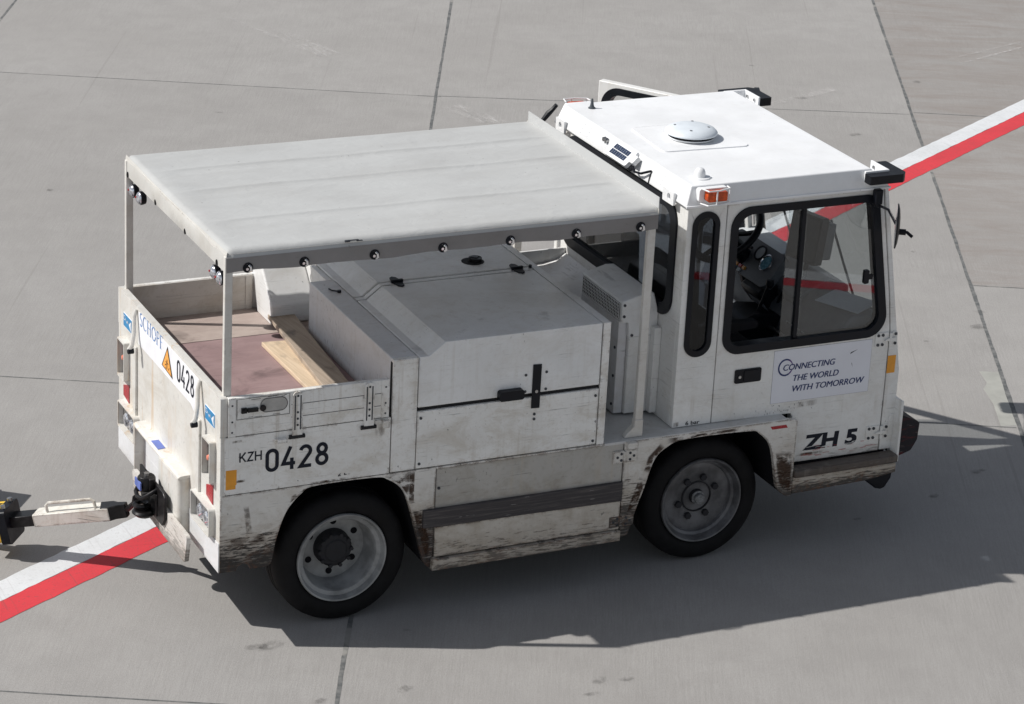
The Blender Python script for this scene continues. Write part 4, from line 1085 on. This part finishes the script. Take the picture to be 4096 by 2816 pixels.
# rear wall of the cab with its window
rw = MB().px(rect(YK+.036, YL-.036, .812, 2.035), 2.520, 2.552, [rpoly(rect(.205, 1.452, 1.42, 1.985), .09)]).build('cab_rear_wall', P_CAB, TR, .004)
MB().px(rpoly(rect(.165, 1.492, 1.382, 2.022), .12, 9), 2.508, 2.562, [rpoly(rect(.228, 1.430, 1.440, 1.965), .075, 9)]).build('window_seal', SEAL, rw, .006)
MB().px(rpoly(rect(.222, 1.436, 1.434, 1.972), .08), 2.532, 2.536).build('window_pane', GLASSD, rw)
# engine tunnel cowl between the bulkhead and the cab
cw = MB().py([(2.086, .9), (2.519, .9), (2.519, 1.335), (2.46, 1.30), (2.37, 1.285), (2.086, 1.275)], .78, 1.425).build('tunnel_cowl', P_HOOD, TR, .01, seg=3)
MB().box(2.086, 2.519, 1.426, 1.442, .90, 1.36).build('cowl_flange', P_HOOD, TR, .004)
# air conditioning unit hung on the rear wall
acp = [(2.300, 1.346), (2.300, 1.461), (2.43, 1.496), (2.485, 1.493), (2.518, 1.378), (2.518, 1.258), (2.348, 1.258), (2.345, 1.340)]
ac = MB().py(acp, .300, .775).build('air_conditioner', P_HOOD, TR, .006, seg=3)
MB().box(2.2975, 2.302, .325, .76, 1.357, 1.447).build('grille_back', DARK, ac)
g = MB()
for i in range(25): y = .328+.43*i/24; g.box(2.294, 2.2985, y-.0014, y+.0014, 1.357, 1.447)
for i in range(6): z = 1.359+.086*i/5; g.box(2.2935, 2.298, .326, .76, z-.0014, z+.0014)
g.build('grille', P_HOOD, ac, smooth=False)
b = MB()
for x, z in ((2.315, 1.44), (2.315, 1.378), (2.367, 1.268), (2.505, 1.272)): b.cyl((x, .300, z), 'y', .008, -.004, .001, 10)
b.build('bolt', BOLT, ac)
dc = MB().box(2.352, 2.519, .303, .60, .822, 1.2575).build('air_duct', P_CAB, TR, .006)
MB().box(2.478, 2.519, .255, .302, .83, 1.31).build('duct_cover', P_CAB, TR, .004)
pp = MB().box(2.300, 2.351, .325, .775, .822, 1.345).build('duct_panel', P_BOX, TR, .003)
b = MB()
for z in (1.19, 1.03, .87): b.cyl((2.300, .35, z), 'x', .008, -.005, .001, 10)
b.build('bolt', BOLT, pp)
# front of the cab
ff = MB().box(3.872, 3.898, YK+.041, YL-.041, .49, 1.02).build('cab_front_panel', P_CAB, TR, .004)
def slope(y0, y1, z0, z1, dx0, dx1, name, mat, par, bev=0.):
    b = MB(); v = []
    for y in (y0, y1):
        for z in (z0, z1):
            for dx in (dx0, dx1): v.append(b.bm.verts.new((fx(z)+dx, y, z)))
    for f in ((0, 1, 3, 2), (4, 6, 7, 5), (0, 4, 5, 1), (2, 3, 7, 6), (0, 2, 6, 4), (1, 5, 7, 3)): b.bm.faces.new([v[i] for i in f])
    return b.build(name, mat, par, bev)
slope(YK+.041, YL-.041, 1.022, 1.225, -.028, -.002, 'cab_front_panel', P_CAB, TR, .003)
slope(YK+.041, YL-.041, 1.965, 2.032, -.03, -.002, 'windscreen_header', P_CAB, TR, .003)
ws = slope(YK+.05, YL-.05, 1.20, 1.99, -.014, -.010, 'windscreen', GLASS, TR)
for z0, z1 in ((1.205, 1.250), (1.945, 1.988)): slope(YK+.055, YL-.055, z0, z1, -.022, .004, 'window_seal', SEAL, ws, .004)
for y0, y1 in ((YK+.042, YK+.085), (YL-.085, YL-.042)): slope(y0, y1, 1.252, 1.944, -.022, .004, 'window_seal', SEAL, ws, .004)
wb = MB()
for y0 in (.55, 1.15):
    wb.tube([(fx(1.22)+.02, y0, 1.22), (fx(1.4)+.022, y0+.1, 1.40), (fx(1.62)+.02, y0+.2, 1.62)], .007, 8)
wb.build('wiper', BLACK, ws)
# rubber bumper across the front
bpz = rpoly([(3.905, .470), (4.005, .500), (4.040, .560), (4.045, .655), (4.030, .672), (3.905, .728)], (.006, .02, .02, .012, .02, .006))
MB().py(bpz, .035, W-.035).build('front_bumper', BUMPER, TR, .010)
# mirrors
def mirror(s, root_pt, mid, cen, az, el=0.):
    st = MB().box(-.022, .022, -.02, .02, -.07, .012).cyl((0, 0, -.075), 'z', .014, -.012, .01, 12).xf(Matrix.Translation(root_pt)).build('mirror_mount', BLACK, TR, .006)
    MB().tube([Vector(root_pt)+Vector((.005, 0, -.075)), mid, cen], .0075, 8).build('mirror_arm', BLACK, st)
    mt = Matrix.Translation(cen) @ Matrix.Rotation(R(az), 4, 'Z')
    if s:
        MB().px(rpoly(rect(-.09, .09, -.13, .13), .04), -.014, .014).xf(mt).build('mirror_head', BLACK, st, .008, seg=3)
        MB().px(rpoly(rect(-.08, .08, -.12, .12), .035), -.0165, -.0142).xf(mt).build('mirror_glass', CHROME, st)
        return
    MB().lathe([(0, .016), (.05, .014), (.09, .009), (.118, .001), (.120, -.003), (.116, -.006), (0, -.006)], (0, 0, 0), 'x', 32).xf(mt).build('mirror_head', BLACK, st, ang=50)
    MB().lathe([(.112, -.0062), (.08, -.009), (0, -.012)], (0, 0, 0), 'x', 32).xf(mt).build('mirror_glass', CHROME, st)
    MB().cyl((.014, 0, -.03), 'x', .016, 0, .035, 10).tube([(.03, 0, -.03), (.055, .0, -.03), (.085, -.01, -.05)], .009, 8).xf(mt).build('mirror_clamp', BLACK, st)
mirror(0, (3.625, .030, 2.030), (3.66, -.03, 1.945), (3.690, -.08, 1.868), -32)
mirror(1, (3.64, W-.03, 2.035), (3.85, W+.22, 1.95), (4.02, W+.37, 1.86), -25)

# ------------------------------------------------------------------ cab inside
MB().box(2.56, 3.87, YK+.06, YL-.06, .795, .81).build('cab_floor', FLOORC, TR)
MB().box(2.553, 2.560, YK+.05, YL-.05, .83, 1.42).build('rear_wall_lining', SEATM, TR)
MB().box(2.53, 3.66, YK+.05, YL-.05, 2.018, 2.033).build('roof_lining', INTW, TR)
MB().box(2.752, 3.24, YK+.052, YK+.058, .83, 1.20).box(3.24, 3.80, YK+.052, YK+.058, .53, 1.20).build('door_lining', SEATM, TR)
# dashboard with a sloping binnacle
db = MB().py([(3.42, .90), (3.86, .90), (3.86, 1.20), (3.78, 1.29), (3.60, 1.30), (3.47, 1.17), (3.42, 1.02)], .12, W-.13).build('dashboard', DASH, TR, .02, seg=3)
MB().py([(3.50, 1.26), (3.70, 1.36), (3.84, 1.30), (3.84, 1.16), (3.52, 1.16)], .55, 1.0).build('dash_hood', DASH, db, .012)
MB().py([(3.50, 1.335), (3.80, 1.345), (3.84, 1.27), (3.84, 1.2), (3.52, 1.2)], 1.02, 1.50).build('dash_tray', DASHL, db, .01)
bn = Matrix.Translation((3.47, .98, 1.345)) @ Matrix.Rotation(R(-52), 4, 'Y')
bi = MB().pz(rpoly([(-.11, -.24), (.11, -.24), (.11, .30), (-.11, .30)], .05), -.05, .0).xf(bn).build('instrument_panel', DASH, db, .008)
for i, (u, v, rr) in enumerate(((.05, -.02, .042), (.02, -.12, .048))):
    gr = MB().lathe([(rr-.006, .003), (rr-.003, .008), (rr+.003, .008), (rr+.005, 0)], (u, v, 0), 'z', 26).xf(bn).build('gauge_bezel', CHROME if i else BLACK, bi)
    MB().cyl((u, v, 0), 'z', rr-.004, 0, .003, 24).xf(bn).build('gauge_face', GAUGE if i else DASHL, bi)
for k, (u, v, mt_) in enumerate(((-.07, .10, ORANGE), (-.07, .06, REDREF), (-.07, .02, ORANGE), (-.095, .10, BLUESTK), (-.095, .05, DASHL), (-.03, .13, BLUESTK2), (-.045, .16, ORANGE))):
    MB().box(u-.010, u+.010, v-.014, v+.014, 0, .010).xf(bn).build('dash_switch', mt_, bi, .002)
# steering column and wheel
wc = Vector((3.33, 1.06, 1.50)); wd = Vector((-.62, -.10, .78)).normalized()
rotm = wd.to_track_quat('Z', 'Y').to_matrix().to_4x4(); sm = Matrix.Translation(wc) @ rotm
b = MB(); n = 48
b.lathe([(.208+.021*math.cos(2*math.pi*k/10), .021*math.sin(2*math.pi*k/10)) for k in range(10)], (0, 0, 0), 'z', 48, True)
b.xf(sm); sw = b.build('steering_wheel', BLACK, TR, ang=80)
b = MB().lathe([(0, -.01), (.05, -.012), (.058, -.03), (.05, -.06), (0, -.06)], (0, 0, 0), 'z', 24)
for a in (20, 160, 270): b.tube([(0, 0, -.03), (.12*math.cos(R(a)), .12*math.sin(R(a)), -.018), (.205*math.cos(R(a)), .205*math.sin(R(a)), 0)], .014, 8)
b.xf(sm).build('wheel_spokes', BLACK, sw)
MB().tube([wc-wd*.05, wc-wd*.22, Vector((3.52, 1.03, 1.14))], [.035, .05, .06], 12).build('steering_column', BLACK, TR)
MB().tube([wc-wd*.12, wc-wd*.10+Vector((.02, -.16, .02))], .009, 8).build('indicator_stalk', BLACK, sw)
MB().box(-.05, .08, -.13, .09, -.09, .06, Matrix.Translation((3.455, .88, 1.20)) @ Matrix.Rotation(R(-38), 4, 'Y')).build('column_shroud', BLACK, TR, .02)
b = MB()
for k in range(6): b.box(-.062, -.058, -.18, -.02, -.075+.02*k, -.066+.02*k, Matrix.Translation((3.455, .88, 1.20)) @ Matrix.Rotation(R(-38), 4, 'Y'))
b.build('air_vent', DASH, sw)
MB().tube([(3.40, .40, 1.075), (3.395, 1.45, 1.085)], .012, 8).build('dash_edge_trim', STEEL, db)
MB().tube([(3.42, .74, .95), (3.47, .72, 1.10), (3.52, .70, 1.24)], .02, 8).box(3.45, 3.50, .62, .76, 1.08, 1.13).build('radio_bracket', BLACK, TR, .006)
for k in range(5): MB().box(3.455, 3.475, .30+.055*k, .335+.055*k, 1.10, 1.135).build('rocker_switch', DASHL if k % 2 else STEEL, db, .003)
# driver seat on the left, passenger seat folded on the right
def seat(y):
    s = MB().py(rpoly([(2.74, 1.00), (3.16, 1.02), (3.17, 1.11), (2.74, 1.10)], .03), y-.23, y+.23).build('seat', SEATM, TR, .03, seg=3)
    MB().py(rpoly([(2.62, 1.06), (2.74, 1.05), (2.71, 1.60), (2.62, 1.60)], .035), y-.22, y+.22).build('seat_back', SEATM, s, .03, seg=3)
    MB().box(2.76, 3.10, y-.18, y+.18, .81, 1.0).build('seat_base', BLACK, s, .01)
    MB().py(rpoly([(2.74, 1.26), (3.05, 1.28), (3.05, 1.32), (2.74, 1.32)], .015), y-.29, y-.24).build('armrest', SEATM, s, .012)
seat(1.15); seat(.46)
MB().box(2.60, 2.606, 1.36, 1.48, 1.25, 1.95).build('tread_plate', TREAD, TR)
MB().tube([(2.64, 1.50, .82), (2.64, 1.50, 1.98)], .018, 10).tube([(2.78, 1.48, .82), (2.78, 1.48, 1.6), (2.9, 1.48, 1.98)], .016, 10).build('grab_rail', STEEL, TR)
MB().box(2.57, 2.60, 1.20, 1.34, 1.3, 1.98).build('coat_panel', BLUEIN, TR)
# centre console with two bright grab tubes
MB().py([(3.18, .81), (3.44, .81), (3.50, 1.13), (3.30, 1.16), (3.20, 1.12)], .62, .86).build('console', BLACK, TR, .015)
MB().tube([(3.36, .70, 1.15), (3.40, .68, 1.30)], [.010, .008], 8).lathe([(0, .03), (.02, .024), (.024, 0), (.015, -.02)], (3.405, .675, 1.31), 'z', 14).build('gear_lever', BLACK, TR)
MB().tube([(3.30, 1.40, .85), (3.31, 1.40, 1.62)], .016, 10).tube([(3.36, 1.42, .85), (3.37, 1.42, 1.62)], .016, 10).build('door_grab_rail', STEEL, TR)
# display on an arm
mm = Matrix.Translation((3.64, .72, 1.545)) @ Matrix.Rotation(R(14), 4, 'Z') @ Matrix.Rotation(R(8), 4, 'Y')
mo = MB().px(rpoly(rect(-.115, .115, -.135, .135), .015), -.02, .035).xf(mm).build('display', BLACK, TR, .005)
MB().px(rpoly(rect(-.10, .10, -.115, .115), .008), -.0225, -.0195).xf(mm).build('display_screen', simple('screen_glass', (.05, .055, .06), .08), mo)
MB().box(.036, .12, -.10, .10, -.11, .10).xf(mm).build('display_housing', DASH, mo, .012)
MB().tube([(3.66, .72, 1.42), (3.63, .70, 1.32), (3.60, .70, 1.24)], .014, 8).build('display_arm', BLACK, mo)
# papers and a mug on the right of the dashboard
MB().box(-.10, .10, -.14, .14, 0, .003, Matrix.Translation((3.67, .30, 1.313)) @ Matrix.Rotation(R(25), 4, 'Z') @ Matrix.Rotation(R(-4), 4, 'Y')).build('paper_sheet', simple('paper', (.50, .53, .56), .7, var=.05), TR)
MB().box(-.13, -.127, -.10, .10, -.14, .14, Matrix.Translation((3.76, .24, 1.15))).build('paper_sheet', simple('paper', (.50, .53, .56), .7), TR)

# ------------------------------------------------------------------ wheels
def wheel(name, x, y, z, Rt, rim, disc_d, disc_r, colr, front):
    o = MB()
    r = rim
    prof = [(r+.002, .022), (r+.006, .004), (r+.002, -.004), (r-.006, -.002), (r-.012, .012), (r-.017, .028), (r-.036, .034), (r-.042, .044), (r-.044, disc_d*.62), (r-.05, disc_d*.70), (disc_r, disc_d*.86), (disc_r-.004, disc_d)]
    if front: prof = [(r+.002, .022), (r+.006, .004), (r+.002, -.004), (r-.006, -.002), (r-.014, .014), (r-.022, .035), (r-.036, .042), (disc_r+.003, disc_d*.85), (disc_r-.008, disc_d-.012), (disc_r-.022, disc_d-.012)]
    prof += [(.10, disc_d-.004 if front else disc_d+.004), (.06, disc_d), (0, disc_d)]
    o.lathe(prof, (0, 0, 0), 'y', 64)
    w = o.build('wheel', colr, TR, ang=30); w.location = (x, y, z)
    w.matrix_parent_inverse = wmat(TR).inverted()
    def sub(b, nm, mt, bev=0., ang=35):
        k = b.build(nm, mt, None, bev, ang); k.parent = w; return k
    t = MB(); k = Rt-r
    tp = [(r-.002, .028), (r+.012, .006), (r+k*.30, -.006), (r+k*.58, -.004), (r+k*.80, .006), (r+k*.93, .020), (Rt-.002, .040), (Rt, .055), (Rt, .085), (Rt-.010, .087), (Rt-.010, .095), (Rt, .097), (Rt, .125), (Rt-.010, .127), (Rt-.010, .135), (Rt, .137), (Rt, .175), (Rt-.006, .205), (r+k*.6, .225), (r, .20)]
    t.lathe(tp, (0, 0, 0), 'y', 72); sub(t, 'tyre', TYRE)
    if not front:
        h = MB().lathe([(0, -.032), (.055, -.030), (.062, -.024), (.082, -.022), (.094, -.006), (.098, .03), (.100, .06)], (0, disc_d-.035, 0), 'y', 30)
        for a in range(10): h.cyl((.086*math.cos(a*.628), disc_d-.06, .086*math.sin(a*.628)), 'y', .011, -.006, .02, 6)
        sub(h, 'hub', HUBD)
        for a in (88, 150, 205, 265, 325, 30): sub(MB().cyl((.138*math.cos(R(a)), disc_d-.001, .138*math.sin(R(a))), 'y', .017, -.0015, .004, 14), 'hand_hole', DARK)
    else:
        h = MB().lathe([(.084, disc_d+.002), (.088, disc_d-.010), (.082, disc_d-.012), (.079, disc_d+.03), (.045, disc_d+.032), (.04, disc_d-.02), (0, disc_d-.02)], (0, 0, 0), 'y', 32)
        sub(h, 'hub', HUBD)
        sub(MB().lathe([(0, disc_d-.052), (.026, disc_d-.052), (.029, disc_d-.048), (.029, disc_d-.030), (.038, disc_d-.028), (.038, disc_d-.01)], (0, 0, 0), 'y', 24), 'hub_cap', simple('axle_end', (.20, .205, .21), .5, .3, var=.35, sc=60))
        for a in (25, 75, 125, 195, 245, 300): sub(MB().cyl((.115*math.cos(R(a)), disc_d-.012, .115*math.sin(R(a))), 'y', .019, -.012, .01, 6), 'wheel_nut', HUBD)
    return w
def copy_left(w, yaxis):
    c = w.copy(); C.objects.link(c); c.parent = TR; c.matrix_parent_inverse = wmat(TR).inverted()
    c.location = (w.location.x, W-w.location.y, w.location.z); c.rotation_euler = (0, 0, math.pi)
    for k in list(w.children):
        d_ = k.copy(); C.objects.link(d_); d_.parent = c; d_.matrix_parent_inverse = k.matrix_parent_inverse.copy()
wr = wheel('wheel', .671, .052, .354, .354, .236, .15, .178, WHEELG, False); copy_left(wr, 0)
wf = wheel('wheel', 2.750, .100, .350, .350, .236, .066, .192, WHEELD, True); copy_left(wf, 0)
wr['group_hint'] = 0; del wr['group_hint']
MB().cyl((.671, .25, .354), 'y', .06, 0, W-.5, 14).cyl((2.75, .25, .35), 'y', .05, 0, W-.5, 14).build('axle', DARK, TR)

# ------------------------------------------------------------------ planks lying in the bed
def plank(loop, z0, z1, mat, label, tilt=None):
    b = MB().pz(loop, z0, z1); o = b.build('wooden_plank', mat, None, .003)
    o['label'] = label; o['category'] = 'plank'; o['group'] = 'planks lying in the bed'
    return o
plank([(.596, 1.075), (.606, .10), (.738, .08), (.731, 1.062)], 1.127, 1.150, WOOD2, 'pale fresh-cut plank lying on the maroon bed floor beneath the greyer plank')
plank([(.790, 1.384), (.775, 1.19), (.737, .84), (.658, .06), (.80, .05), (.842, .404), (.932, 1.356)][:0] or [(.742, 1.384), (.640, .06), (.780, .045), (.882, 1.360)], 1.1515, 1.176, WOOD1, 'weathered grey-brown plank lying across the bed on top of the paler one')

# ------------------------------------------------------------------ towed dolly: only its drawbar reaches into view
eye = Vector((-.150, .79, .487)); e1 = Vector((-.24, 1.02, .365)); e2 = Vector((-.575, 1.268, .268))
DR = root('baggage_dolly', (-1.9, 2.1, 0), 'grey baggage dolly whose white drawbar with a loop handle is hooked to the towing jaw', 'baggage dolly')
ax = (e2-e1).normalized(); yv = Vector((-ax.y, ax.x, 0)).normalized(); zv = ax.cross(yv)
if zv.z < 0: zv = -zv; 
fr = Matrix((( ax.x, yv.x, zv.x, e1.x), (ax.y, yv.y, zv.y, e1.y), (ax.z, yv.z, zv.z, e1.z), (0, 0, 0, 1)))
L12 = (e2-e1).length
fr = fr @ Matrix.Translation((0, 0, -.04))
b = MB().box(.0, L12, -.052, .052, -.034, .036).xf(fr); bar = b.build('drawbar', DOLLYW, DR, .005)
b = MB().pz([(-.085, -.022), (-.03, -.030), (.0, -.050), (.075, -.050), (.045, .050), (.0, .050), (-.03, .030), (-.085, .022)], -.037, .039).xf(fr); b.build('drawbar_tip', BSTEEL, bar, .006)
b = MB().box(L12+.0005, L12+.16, -.046, .046, -.030, .030).xf(fr); b.build('drawbar_sleeve', BSTEEL, bar, .004)
hw = .03
b = MB().tube([fr @ Vector(p) for p in ((.075, hw, .03), (.075, hw, .075), (.090, hw, .088), (.33, hw, .088), (.345, hw, .075), (.345, hw, .03))], .0085, 8); b.build('loop_handle', DOLLYW, bar)
s0 = fr @ Vector((-.08, 0, 0))
b = MB().tube([s0, s0.lerp(eye, .55), eye+Vector((-.02, .03, -.01))], [.017, .016, .016], 8)
b.lathe([(.034+.015*math.cos(2*math.pi*k/8), .014*math.sin(2*math.pi*k/8)) for k in range(8)], (eye.x, eye.y-.015, eye.z-.03), 'z', 20, True)
b.build('towing_eye', BSTEEL, bar)
q0 = L12+.13
b = MB().px(rpoly(rect(-.10, .10, -.105, .085), .02), q0, q0+.05).xf(fr); blk = b.build('buffer_block', BLACK, DR, .008)
MB().px(rpoly(rect(-.088, .088, -.095, .078), .015), q0+.0505, q0+.13).xf(fr).build('warning_plate', YELB, blk, .004)
MB().pz([(q0+.06, -.05), (q0+.08, -.05), (q0+.12, .03), (q0+.10, .03)], .0782, .0792).xf(fr).build('warning_stripe', BLACK, blk)
MB().py([(q0+.06, -.06), (q0+.08, -.06), (q0+.12, .03), (q0+.10, .03)], .0882, .0892).xf(fr).build('warning_stripe', BLACK, blk)
for s_ in (-.05, .05): MB().cyl((q0+.02, s_, .087), 'z', .014, 0, .018, 10).xf(fr).build('bolt', STEEL, blk)
# A-frame, deck and wheels beyond the left edge of the photograph
def dl(t, s, z): p = Vector((e1.x, e1.y, 0))+Vector((ax.x, ax.y, 0)).normalized()*t+yv*s; return Vector((p.x, p.y, z))
b = MB().tube([dl(q0+.05, 0, .20), dl(.95, 0, .22), dl(1.25, .45, .36)], .04, 8).tube([dl(.95, 0, .22), dl(1.25, -.45, .36)], .04, 8); b.build('drawbar_fork', DOLLYG, DR)
P = [dl(1.2, -.60, 0), dl(2.9, -.60, 0), dl(2.9, .60, 0), dl(1.2, .60, 0)]
b = MB().pz([(p.x, p.y) for p in P], .44, .52); b.build('deck', DOLLYG, DR, .01)
P = [dl(1.02, -.74, 0), dl(1.06, -.74, 0), dl(1.06, .74, 0), dl(1.02, .74, 0)]
for t in (1.35, 2.6):
    for s in (-.55, .55):
        c_ = dl(t, s, .2); mw = Matrix.Translation(c_) @ Matrix.Rotation(math.atan2(ax.y, ax.x), 4, 'Z')
        w_ = MB().lathe([(0, -.05), (.1, -.05), (.11, -.06), (.19, -.05), (.2, -.03), (.2, .03), (.19, .05), (.11, .06), (.1, .05), (0, .05)], (0, 0, 0), 'y', 28).xf(mw).build('wheel', TYRE, DR)
        MB().box(-.03, .03, -.08, .08, .0, .25).xf(mw).build('caster_fork', DOLLYG, w_)

# ------------------------------------------------------------------ light, sky, camera
SUN = Vector((-.91, .352, 1.0)).normalized()
el = math.asin(SUN.z); az = math.atan2(SUN.x, SUN.y)
w = bpy.data.worlds.new('World'); scene.world = w; w.use_nodes = True
nt = w.node_tree; bg = nt.nodes['Background']
sky = nt.nodes.new('ShaderNodeTexSky'); sky.sky_type = 'NISHITA'; sky.sun_disc = False
sky.sun_elevation = el; sky.sun_rotation = az; sky.altitude = 400; sky.air_density = 1.; sky.dust_density = 1.2; sky.ozone_density = 1.
hs = nt.nodes.new('ShaderNodeHueSaturation'); hs.inputs['Saturation'].default_value = .45
nt.links.new(sky.outputs[0], hs.inputs['Color']); nt.links.new(hs.outputs[0], bg.inputs[0]); bg.inputs[1].default_value = .088
ld = bpy.data.lights.new('sun', 'SUN'); ld.energy = 4.3; ld.angle = R(.5); ld.color = (1., .968, .925)
lo_ = bpy.data.objects.new('sun', ld); C.objects.link(lo_); lo_.rotation_euler = SUN.to_track_quat('Z', 'Y').to_euler(); lo_.location = (-6, 3, 8)
cam = bpy.data.cameras.new('camera'); co = bpy.data.objects.new('camera', cam); C.objects.link(co)
RM = ((.9084623383563178, -.4151947639697188, .048057130171293136), (-.11050652550682584, -.3494830186235886, -.9304030994757885), (.40309364620219496, .8399255488826818, -.3633738910895301))
rx, ry, rz = (Vector(r) for r in RM)
co.matrix_world = Matrix(((rx.x, -ry.x, -rz.x, -4.15408225), (rx.y, -ry.y, -rz.y, -11.85231895), (rx.z, -ry.z, -rz.z, 6.51328357), (0, 0, 0, 1)))
cam.sensor_width = 36; cam.lens = 98.99544401517664; cam.clip_end = 500; cam.clip_start = .1
scene.camera = co
scene.view_settings.view_transform = 'Standard'; scene.view_settings.look = 'None'; scene.view_settings.exposure = 0.; scene.view_settings.gamma = 1.
scene.cycles.max_bounces = 10; scene.cycles.transparent_max_bounces = 16
